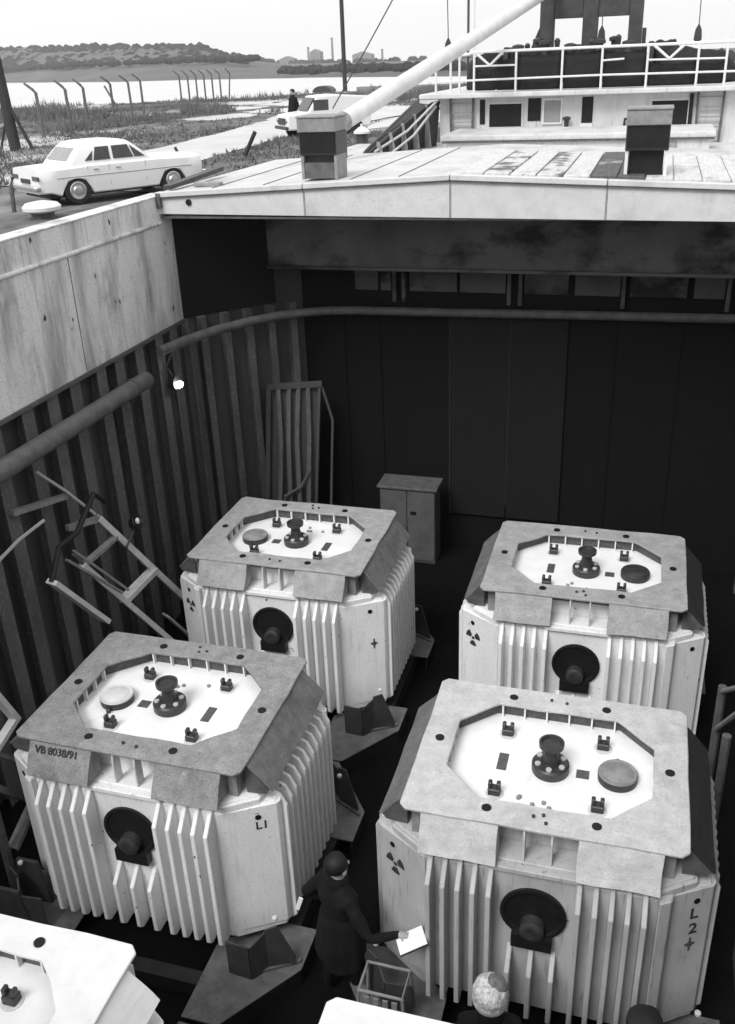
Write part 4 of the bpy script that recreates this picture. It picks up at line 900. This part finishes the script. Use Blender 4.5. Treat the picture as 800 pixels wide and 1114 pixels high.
def quay_things():
    # cranked concrete fence posts
    fp = [(-28.76, 42.51, 'nearest', 2.44), (-29.2, 45.7, '', 2.5), (-30.2, 48.98, '', 2.5), (-32.9, 56.5, '', 2.55), (-34.3, 61.3, '', 2.55), (-35.16, 64.46, '', 2.6)]
    me_c = MB().tube([(0, 0, -.3), (.0, 0, 2.03), (-.12, -.05, 2.18), (-.50, -.1, 2.46)], [.085, .075, .07, .055], 6).mesh('post', M['concrete'])
    labs = ['cranked concrete fence post nearest the tarred pole', 'second cranked fence post from the tarred pole, over the car boot', 'third cranked fence post from the tarred pole, over the car roof',
            'fourth cranked fence post, the one with a leaning brace beside it', 'fifth cranked fence post, just right of the braced one', 'sixth cranked fence post, last of the near row']
    for (x, y, _, h), lab in zip(fp, labs):
        o = link('fence_post', me_c, None, (x, y, 3.0)); tag(o, lab, 'fence post', 'cranked concrete fence posts'); o.rotation_euler = (random.uniform(-.03, .03), random.uniform(-.04, .04), random.uniform(-.2, .2)); o.scale = (1, 1, h / 2.46)
    far = [(-44.12, 88.53), (-43.6, 88.9), (-44.2, 92.0), (-43.6, 92.0), (-43.4, 93.4), (-42.9, 93.5), (-42.6, 95.0)]
    ln = ['first', 'second', 'third', 'fourth', 'fifth', 'sixth']
    xs = [198, 207, 213, 220, 227, 234, 243]
    for i, (x, y) in enumerate(far):
        o = link('fence_post', me_c, None, (-44.12 + i * .42, 88.5 + i * .9, 2.9)); o.scale = (1, 1, 1.12)
        tag(o, ('%s from left in the far clump of cranked fence posts by the river' % ln[i]) if i < 6 else 'rightmost leaning post of the far clump of fence posts by the river', 'fence post', 'cranked concrete fence posts')
        if i == 6: o.rotation_euler = (0, .12, .4)
    tag(MB().tube([(-33.2, 58.3, 2.9), (-34.2, 58.0, 5.0)], .06, 6).obj('fence_brace', M['concrete']), 'leaning brace beside the fourth fence post', 'brace')
    # tarred pole with struts
    p = thing('tarred_pole', 'thick dark leaning pole with struts at its foot at the left edge', 'pole', (-25.0, 34.9, 3.0))
    MB().tube([(0, 0, -.3), (-.35, 0, 7.5)], [.24, .17], 10).obj('shaft', M['timber'], p, smooth=True)
    MB().tube([(.75, .1, 0), (.1, 0, 1.6)], .07, 7).obj('strut', M['timber'], p, smooth=True); MB().tube([(-.6, -.2, 0), (-.1, 0, 1.5)], .05, 7).obj('strut', M['timber'], p, smooth=True)
    l = thing('lamp_post', 'tall thin dark lamp post standing at the river bank behind the ventilator', 'lamp post', (-35.0, 111.5, 2.4))
    MB().tube([(0, 0, -4.5), (0, 0, 9), (0, 0, 18)], [.26, .23, .18], 8).obj('shaft', M['timber'], l, smooth=True); MB().lathe([(.5, -4.6), (.4, 0)], 8).obj('base', M['concrete'], l)
    # stakes
    tag(MB().tube([(-13.45, 30.97, 2.9), (-12.9, 30.97, 3.82)], .07, 7).obj('stake', M['timber'], smooth=True), 'short dark leaning stake at the road edge left of the ventilator', 'stake')
    tag(MB().tube([(-15.4, 30.5, 2.9), (-15.65, 30.5, 3.42)], .05, 7).obj('stake', M['timber'], smooth=True), 'short stub of a stake beyond the bonnet of the white car', 'stake')
    # bollards
    b = thing('mooring_bollard', 'mushroom bollard with white painted head beside the white car', 'bollard', (-12.6, 18.1, 3.0))
    MB().lathe([(.30, -.05), (.26, .0), (.24, .14)], 16).obj('stem', M['dark_metal'], b, smooth=True); MB().lathe([(.28, .12), (.40, .17), (.41, .24), (.34, .31), (.12, .35), (.0, .35)], 18).obj('head', M['bollard_white'], b, smooth=True)
    b = thing('mooring_bollard', 'upright black bollard with white peaked cap right of the left ventilator', 'bollard', (-10.3, 34.6, 3.0))
    MB().lathe([(.25, -.05), (.22, .0), (.22, .5)], 14).obj('stem', M['dark_metal'], b, smooth=True); MB().lathe([(.30, .46), (.30, .53), (.10, .68), (.05, .69), (.05, .78), (.0, .78)], 14).obj('head', M['bollard_white'], b, smooth=True)
    tag(MB().tube([(-13.9, 18.9, 2.9), (-13.85, 18.9, 3.55), (-13.8, 18.95, 3.75)], .05, 6).obj('iron_stake', M['dark_metal2'], smooth=True), 'thin iron stake at the left edge near the car rear', 'stake')
    # hut
    h = thing('shed', 'small shed with rounded dark roof by the river bank', 'shed', (-26.9, 80, 2.95))
    MB().box(-.75, .75, -.6, .6, 0, .75).obj('wall', M['far_build'], h)
    MB().prism([(.82 * math.cos(a), -.7, .72 + .45 * math.sin(a)) for a in [i * math.pi / 8 for i in range(9)]], (0, 1.4, 0)).obj('roof', M['dark_metal'], h)
    MB().box(-.2, .2, -.62, -.601, 0, .6).obj('door', M['house_dark'], h)
    s = thing('wharf_wall', 'long pale low wharf wall at the river behind the boom', 'wall', (-27, 116, 0))
    MB().box(-8, 22, 0, 2, -1, 3.1).obj('wall_face', M['far_build'], s)
    # van
    v = thing('white_van', 'small white van parked on the track behind the left ventilator', 'van', (-13.55, 40.2, 3.0), R(38))
    MB().prism([(-1.9, -.78, .35), (1.75, -.78, .35), (1.8, -.78, 1.5), (.3, -.78, 1.62), (-.55, -.78, 1.58), (-.95, -.78, 1.02), (-1.85, -.78, .92)], (0, 1.56, 0)).obj('body', M['car'], v, bevel=.06, seg=2)
    MB().prism([(-.66, -.62, 1.53), (-1.0, -.62, 1.06), (-.98, -.62, 1.05), (-.63, -.62, 1.52)], (0, 1.24, 0)).obj('windscreen', M['glass'], v)
    MB().box(-.75, -.1, -.785, -.775, 1.05, 1.45).obj('side_window', M['glass'], v)
    MB().box(-1.98, -1.86, -.8, .8, .38, .5).obj('bumper', M['dark_metal'], v, bevel=.02)
    MB().box(-1.915, -1.87, -.45, .45, .56, .8).obj('grille', M['dark_metal'], v)
    wm = MB().lathe([(.30, -.09), (.32, -.05), (.32, .05), (.30, .09)], 18, frame((0, 0, 0), (1, 0, 0), (0, 0, 1))).mesh('wheel', M['tyre'], smooth=True)
    for x in (-1.2, 1.1):
        for y in (-.72, .72): link('wheel', wm, v, (x, y, .32))
    hm = MB().lathe([(.09, 0), (.08, .03), (.0, .04)], 12, frame((0, 0, 0), (0, 1, 0), (0, 0, 1)) @ Matrix.Rotation(math.pi, 4, 'X')).mesh('headlight', M['chrome'], smooth=True)
    for y in (-.6, .6): link('headlight', hm, v, (-1.88, y, .7))
quay_things()

# ================================================================== saloon car
def car():
    c = thing('parked_car', 'white four door saloon car parked on the quay beside the ship', 'car', (-12.85, 21.5, 3.0), 0)
    c.rotation_euler = (0, 0, R(56)); c.scale = (1.0, 1.0, .97)
    # local: x forward, y left, z up; length 4.3
    WR, RX, FX = .33, -1.22, 1.28
    st = [-2.12, -2.05, -1.85, -1.62, -1.56, -1.45, -1.3, -1.22, -1.14, -.99, -.88, -.82, -.5, 0, .5, .85, .88, .94, 1.05, 1.2, 1.28, 1.36, 1.51, 1.62, 1.68, 1.9, 2.08, 2.15]
    def zb(x):
        z = .24 if -1.8 < x < 1.9 else .32
        for cx in (RX, FX):
            q = .36 ** 2 - (x - cx) ** 2
            if q > 0: z = max(z, .24 + math.sqrt(q) * .98)
        return z
    def belt(x):
        if x < -.9: return .86 + .03 * (x + 2.1) / 1.2
        if x < .9: return .90
        return .90 - .05 * (x - .9) / 1.25
    def hw(x):
        e = 1.0
        if x < -1.7: e = 1 - ((-1.7 - x) / .42) ** 2 * .10
        if x > 1.7: e = 1 - ((x - 1.7) / .45) ** 2 * .10
        return .80 * e
    vs = []; fs = []; n = 0
    for x in st:
        b, t, h = zb(x), belt(x), hw(x)
        m_ = max(b + .02, .58)
        half = [(0, b + .0), (h * .93, b), (h * .975, b + .03), (h, m_ if m_ < t - .1 else t - .1), (h * .985, t - .05), (h * .93, t), (h * .5, t + .035), (0, t + .045)]
        row = [(x, -y, z) for y, z in half] + [(x, y, z) for y, z in reversed(half[1:-1])]
        n = len(row); vs += row
    for i in range(len(st) - 1):
        for k in range(n): fs.append((i * n + k, i * n + (k + 1) % n, (i + 1) * n + (k + 1) % n, (i + 1) * n + k))
    fs.append(tuple(range(n))); fs.append(tuple(reversed([(len(st) - 1) * n + k for k in range(n)])))
    body = MB().add(vs, fs).obj('body', M['car'], c, smooth=True)
    # greenhouse loft: sections by height
    def sec(z, xr, xf, w, rr=.12):
        pts = []
        for sx, sy in ((1, -1), (1, 1), (-1, 1), (-1, -1)):
            ex = xf if sx > 0 else xr
            a0 = {(1, -1): -90, (1, 1): 0, (-1, 1): 90, (-1, -1): 180}[(sx, sy)]
            for q in range(5):
                a = R(a0 + q * 22.5); pts.append((ex - sx * rr + rr * math.cos(a), sy * (w - rr) + rr * math.sin(a), z))
        return pts
    rows = [sec(.88, -1.40, .84, .745), sec(.95, -1.34, .76, .735), sec(1.15, -1.16, .52, .69), sec(1.28, -1.02, .36, .655), sec(1.345, -.92, .26, .62), sec(1.385, -.76, .12, .54, .12), sec(1.40, -.55, -.1, .36, .1)]
    n = len(rows[0]); vs = [p for r in rows for p in r]
    fs = [(j * n + k, j * n + (k + 1) % n, (j + 1) * n + (k + 1) % n, (j + 1) * n + k) for j in range(len(rows) - 1) for k in range(n)] + [tuple((len(rows) - 1) * n + k for k in range(n))]
    cab = MB().add(vs, fs).obj('cabin', M['car'], c, smooth=True)
    def pane(name, pts, m='glass', parent=cab, d=None):
        p = [Vector(q) for q in pts]; nn = (p[1] - p[0]).cross(p[2] - p[0]).normalized()
        ce = sum(p, Vector()) / len(p)
        if nn.dot(ce - Vector((ce.x * .6, 0, 1.0))) < 0: nn = -nn
        o = MB().prism([q + nn * .008 for q in p], nn * .006).obj(name, M[m], parent); return o
    for sy in (-1, 1):
        def q(x, z): return (x, sy * (.735 + (z - .95) * -.243), z)
        pane('window', [q(-.72, .965), q(-.30, .965), q(-.29, 1.255), q(-.62, 1.255)])
        pane('window', [q(-.22, .965), q(.30, .965), q(.20, 1.255), q(-.21, 1.255)])
        pane('window', [q(.33, .965), q(.60, .965), q(.25, 1.24)])
        pane('window', [q(-.94, .97), q(-.76, .97), q(-.70, 1.18)])
        for x in (-.92, -.38, .56): MB().box(x - .004, x + .004, sy * .79 - .004, sy * .79 + .004, .40 if x > -.5 else .75, .86).obj('door_line', M['mid_metal'], body)
        for x in (-.78, -.22): MB().box(x, x + .12, sy * .80 - .015, sy * .80 + .015, .76, .785).obj('door_handle', M['chrome'], body)
        MB().box(-1.7, 1.8, sy * .797 - .008, sy * .797 + .008, .635, .65).obj('chrome_strip', M['chrome'], body)
    pane('rear_window', [(-1.31, -.55, .985), (-1.31, .55, .985), (-1.05, .5, 1.25), (-1.05, -.5, 1.25)], 'win_grey')
    pane('windscreen', [(.72, -.6, .98), (.72, .6, .98), (.38, .54, 1.26), (.38, -.54, 1.26)])
    ty = MB().lathe([(.20, -.085), (.30, -.09), (.33, -.06), (.33, .06), (.30, .09), (.20, .085)], 28, frame((0, 0, 0), (1, 0, 0), (0, 0, 1))).mesh('tyre', M['tyre'], smooth=True)
    hb = MB().lathe([(.205, -.088), (.19, -.098), (.12, -.092), (.10, -.115), (.0, -.125)], 24, frame((0, 0, 0), (1, 0, 0), (0, 0, 1))).lathe([(.205, .088), (.19, .098), (.12, .092), (.10, .115), (.0, .125)], 24, frame((0, 0, 0), (1, 0, 0), (0, 0, 1))).mesh('hubcap', M['chrome'], smooth=True)
    for x in (RX, FX):
        MB().box(x - .42, x + .42, -.66, .66, .28, .72).obj('wheel_arch', M['black'], c)
        for y in (-.69, .69):
            o = link('wheel', ty, c, (x, y, .33)); link('hubcap', hb, o)
    MB().box(-2.24, -2.16, -.78, .78, .40, .50).box(-2.22, -2.1, -.80, -.72, .40, .50).obj('bumper', M['chrome'], c, bevel=.02)
    MB().box(2.16, 2.24, -.78, .78, .40, .50).obj('bumper', M['chrome'], c, bevel=.02)
    for y in (-.6, .6): MB().box(-2.145, -2.10, y - .17, y + .17, .62, .72).obj('tail_light', M['lamp_red'], c, bevel=.01)
    for y in (-.55, .55): MB().lathe([(.10, 0), (.09, .03), (.0, .05)], 14, frame((2.13, y, .66), (0, 1, 0), (0, 0, 1))).obj('headlight', M['chrome'], c, smooth=True)
    MB().box(-2.15, -2.12, -.26, .26, .54, .64).obj('number_plate', M['dark_metal'], c)
    MB().box(2.12, 2.16, -.42, .42, .56, .76).obj('grille', M['dark_metal'], c)
    MB().box(-1.9, 1.9, -.7, .7, .2, .3).obj('underbody', M['black'], c)
car()

# ================================================================== people
def person(label, loc, rz, pose, kind, group=None):
    """one continuous skinned body; joints in metres, facing +y, x to the right"""
    root = thing('person', label, 'person', loc, rz, group)
    V = []; E = []; Rr = []
    def j(p, r, par=None):
        V.append(p); Rr.append(r if isinstance(r, tuple) else (r, r)); i = len(V) - 1
        if par is not None: E.append((par, i))
        return i
    pel = j((0, 0, .94), (.185, .14)); ab = j((0, .01, 1.10), (.185, .14), pel); ch = j((0, .0, 1.30), (.21, .15), ab); sh = j((0, -.01, 1.43), (.17, .11), ch)
    nk = j((0, .015, 1.53), (.06, .06), sh); hd0 = j((0, .03, 1.60), (.075, .085), nk); hd1 = j((0, .035, 1.68), (.085, .10), hd0); hd2 = j((0, .03, 1.755), (.07, .085), hd1)
    for s in (-1, 1):
        hip = j((s * .10, 0, .86), .115, pel); kn = j((s * .12, .02 + pose.get('stride', 0) * s, .50), .075, hip); an = j((s * .13, -.02 + pose.get('stride', 0) * s * 1.6, .10), .05, kn); j((s * .15, .13 + pose.get('stride', 0) * s * 1.6, .045), (.045, .04), an)
        A = pose['l' if s < 0 else 'r']
        s0 = j((s * .195, -.01, 1.41), .078, sh); el = j(A[0], .056, s0); wr = j(A[1], .037, el)
        wv = (Vector(A[1]) - Vector(A[0])).normalized(); hv = Vector(A[2]).normalized(); side = Vector(A[3]).normalized()
        pm = j(Vector(A[1]) + hv * .05, (.040, .022), wr)
        kn_ = Vector(A[1]) + hv * .085
        nrm = hv.cross(side).normalized()
        for q, (off, ln) in enumerate(((-.030, .070), (-.010, .080), (.010, .075), (.029, .058))):
            b0 = j(kn_ + side * off, .0105, pm); b1 = j(kn_ + side * off * 1.05 + hv * ln * .5 - nrm * .012, .0092, b0); j(kn_ + side * off * 1.0 + hv * ln * .85 - nrm * .038, .008, b1)
        t0 = j(Vector(A[1]) + hv * .035 - side * .042, .0115, pm); t1 = j(Vector(A[1]) + hv * .065 - side * .062 - nrm * .012, .0098, t0); j(Vector(A[1]) + hv * .092 - side * .055 - nrm * .026, .0085, t1)
    me = bpy.data.meshes.new('body'); me.from_pydata([tuple(v) for v in V], E, [])
    ob = link('body', me)
    sk = ob.modifiers.new('skin', 'SKIN'); ss = ob.modifiers.new('sub', 'SUBSURF'); ss.levels = 2; ss.render_levels = 2
    for i, sv_ in enumerate(me.skin_vertices[0].data):
        sv_.radius = Rr[i]; sv_.use_root = (i == 0)
    dg = bpy.context.evaluated_depsgraph_get(); fin = bpy.data.meshes.new_from_object(ob.evaluated_get(dg))
    bpy.data.objects.remove(ob)
    for m in (M['coat'], M['skin'], M['trousers'], M['shoe']): fin.materials.append(m)
    wl = Vector(pose['l'][1]); wr_ = Vector(pose['r'][1]); hl = Vector(pose['l'][2]).normalized(); hr = Vector(pose['r'][2]).normalized()
    for p in fin.polygons:
        c = p.center; mi = 0
        if c.z > 1.57 and abs(c.x) < .14 and c.y > -.2: mi = 1
        elif ((c - wl).dot(hl) > 0 and (c - wl).length < .25) or ((c - wr_).dot(hr) > 0 and (c - wr_).length < .25): mi = 1
        elif c.z < .09: mi = 3
        elif c.z < .55: mi = 2
        p.material_index = mi; p.use_smooth = True
    for v in fin.vertices:      # creases in sleeves and back
        if .5 < v.co.z < 1.5 and (v.co - wl).length > .16 and (v.co - wr_).length > .16:
            v.co += Vector((mnoise.noise(v.co * 11), mnoise.noise(v.co * 11 + Vector((9, 0, 0))), .3 * mnoise.noise(v.co * 13))) * .022
    body = link('body', fin, root)
    # coat skirt as a flared cylinder closed over the hips
    ct = MB(); prof = [(.265, .56), (.255, .72), (.235, .9), (.205, 1.08), (.18, 1.14)]
    rows = []
    for (r0, z0), (r1, z1) in zip(prof, prof[1:]): rows += [(r0 + (r1 - r0) * t_ / 4, z0 + (z1 - z0) * t_ / 4) for t_ in range(4)]
    rows.append(prof[-1]); ct.lathe(rows, 48)
    fold = lambda x, y, z: 1.03 + (.05 * math.sin(5 * math.atan2(y, x) + z * 2) + .03 * math.sin(11 * math.atan2(y, x) - z * 5) + .05 * mnoise.noise(Vector((x, y, z)) * 9)) * min(1, max(0, (1.2 - z) * 2))
    ct.v = [(x * fold(x, y, z), y * .80 * fold(x, y, z) + .005, z) for x, y, z in ct.v]
    ct.obj('coat_skirt', M['coat'], root, smooth=True)
    MB().lathe([(.10, 1.45), (.112, 1.49), (.10, 1.56), (.085, 1.575), (.07, 1.56)], 18, Matrix.Translation((0, .012, 0))).obj('collar', M['coat'], root, smooth=True)
    # face
    for s in (-1, 1):
        e = MB().ell((s * .033, .122, 1.675), (.013, .010, .010), 10, 6).obj('eye', M['eye'], root, smooth=True)
        MB().ell((s * .095, .03, 1.66), (.014, .026, .036), 10, 6).obj('ear', M['skin'], root, smooth=True)
    MB().ell((0, .135, 1.645), (.014, .022, .022), 10, 6).obj('nose', M['skin'], root, smooth=True)
    MB().ell((0, .118, 1.60), (.026, .010, .007), 10, 6).obj('mouth', M['lamp_red'], root, smooth=True)
    if kind == 'hair':
        b = MB().ell((0, 0, 0), (.108, .122, .105), 26, 16)
        b.v = [(x * (1 + .07 * mnoise.noise(Vector((x, y, z)) * 34)), (y if y < .07 else .07 + (y - .07) * .3) + .012, z + 1.715) for x, y, z in b.v]
        b.v = [(x, y, max(z, 1.60 if y < .02 else 1.70)) for x, y, z in b.v]
        b.obj('hair', M['hair'], root, smooth=True)
    if kind == 'knit':
        b = MB().ell((0, 0, 0), (.138, .148, .135), 40, 26)
        b.v = [tuple(Vector(p) * (1 + .05 * mnoise.noise(Vector(p) * 24) + .012 * math.sin(math.atan2(p[1], p[0]) * 26)) + Vector((0, .03, 1.745))) for p in b.v]
        h = b.obj('knitted_hat', M['knit'], root, smooth=True)
        MB().lathe([(.10, 1.625), (.128, 1.63), (.139, 1.665), (.141, 1.70), (.13, 1.72)], 36, Matrix.Translation((0, .03, 0))).obj('brim', M['knit'], h, smooth=True)
        pr = MB().ell((0, 0, 0), (.088, .074, .028), 26, 12); pr.v = [tuple(Vector(p) * (1 + .12 * mnoise.noise(Vector(p) * 45))) for p in pr.v]
        po = pr.obj('crown_patch', M['knit_dark'], h, smooth=True); po.matrix_local = Matrix.Translation((.055, .035, 1.745 + .108)) @ Matrix.Rotation(.5, 4, 'Y') @ Matrix.Rotation(.05, 4, 'X')
    if kind == 'cap':
        MB().lathe([(.118, 1.69), (.135, 1.71), (.13, 1.76), (.09, 1.80), (.0, 1.812)], 24, Matrix.Translation((0, .02, 0))).obj('cap', M['tarp'], root, smooth=True)
        MB().ell((0, .135, 1.70), (.08, .07, .012), 16, 6).obj('cap_peak', M['tarp'], root, smooth=True)
    return root
S = 1.0
rel = {'l': ((-.29, -.03, 1.13), (-.30, .06, .88), (-.02, .12, -1), (0, 1, 0)), 'r': ((.29, -.03, 1.13), (.30, .06, .88), (.02, .12, -1), (0, 1, 0))}
# man facing right (+x of the ship), right hand holds a pad, left hand near the coat pocket
man = {'stride': .05, 'l': ((-.37, -.12, 1.15), (-.27, .10, .97), (.3, .5, -.6), (.2, .9, .4)), 'r': ((.44, .0, 1.14), (.585, .235, 1.16), (.75, .6, .02), (-.6, .75, .15))}
pm_ = person('man in dark coat with dark hair writing on a white pad between two flasks', (-2.24, 5.84, FLOOR), R(-35), man, 'hair')
pad = thing('note_pad', 'white open note pad held in the hand of the dark coated man', 'note pad', (-1.50, 5.66, FLOOR + 1.165), R(-62))
MB().box(-.10, .10, -.13, .13, 0, .008, Matrix.Rotation(.3, 4, 'X')).obj('page', M['paper'], pad, bevel=.002)
MB().box(-.105, .105, -.135, .135, -.014, -.002, Matrix.Rotation(.3, 4, 'X')).obj('backing_board', M['dark_metal'], pad)
tag(MB().box(-.02, .02, -.006, .006, -.08, .08, Matrix.Rotation(.3, 4, 'Y')).obj('folded_paper', M['paper']), 'folded white paper tucked in the sleeve of the dark coated man', 'paper').location = (-2.55, 5.66, FLOOR + 1.33)
person('person in white knitted hat standing before the L2 flask', (-.67, 4.86, FLOOR), R(10), rel, 'knit')
person('person in round dark cap at the bottom edge below the L2 mark', (.46, 4.92, FLOOR), R(-20), rel, 'cap')
person('dark dressed person standing on the track beside the white van', (-15.7, 42.3, 3.0), R(150), rel, 'hair')

# ================================================================== haze over the river
hz = MB().box(-1450, 850, -100, 1620, -4.5, 70).obj('haze', [])
hm = bpy.data.materials.new('haze_air'); hm.use_nodes = True; ht = hm.node_tree; ht.nodes.clear()
pv = ht.nodes.new('ShaderNodeVolumePrincipled'); pv.inputs['Color'].default_value = (1, 1, 1, 1); pv.inputs['Density'].default_value = .00017; pv.inputs['Anisotropy'].default_value = .2
ho = ht.nodes.new('ShaderNodeOutputMaterial'); ht.links.new(pv.outputs[0], ho.inputs['Volume'])
hz.data.materials.append(hm); stuff(hz, 'thin pale haze over the river and far bank')
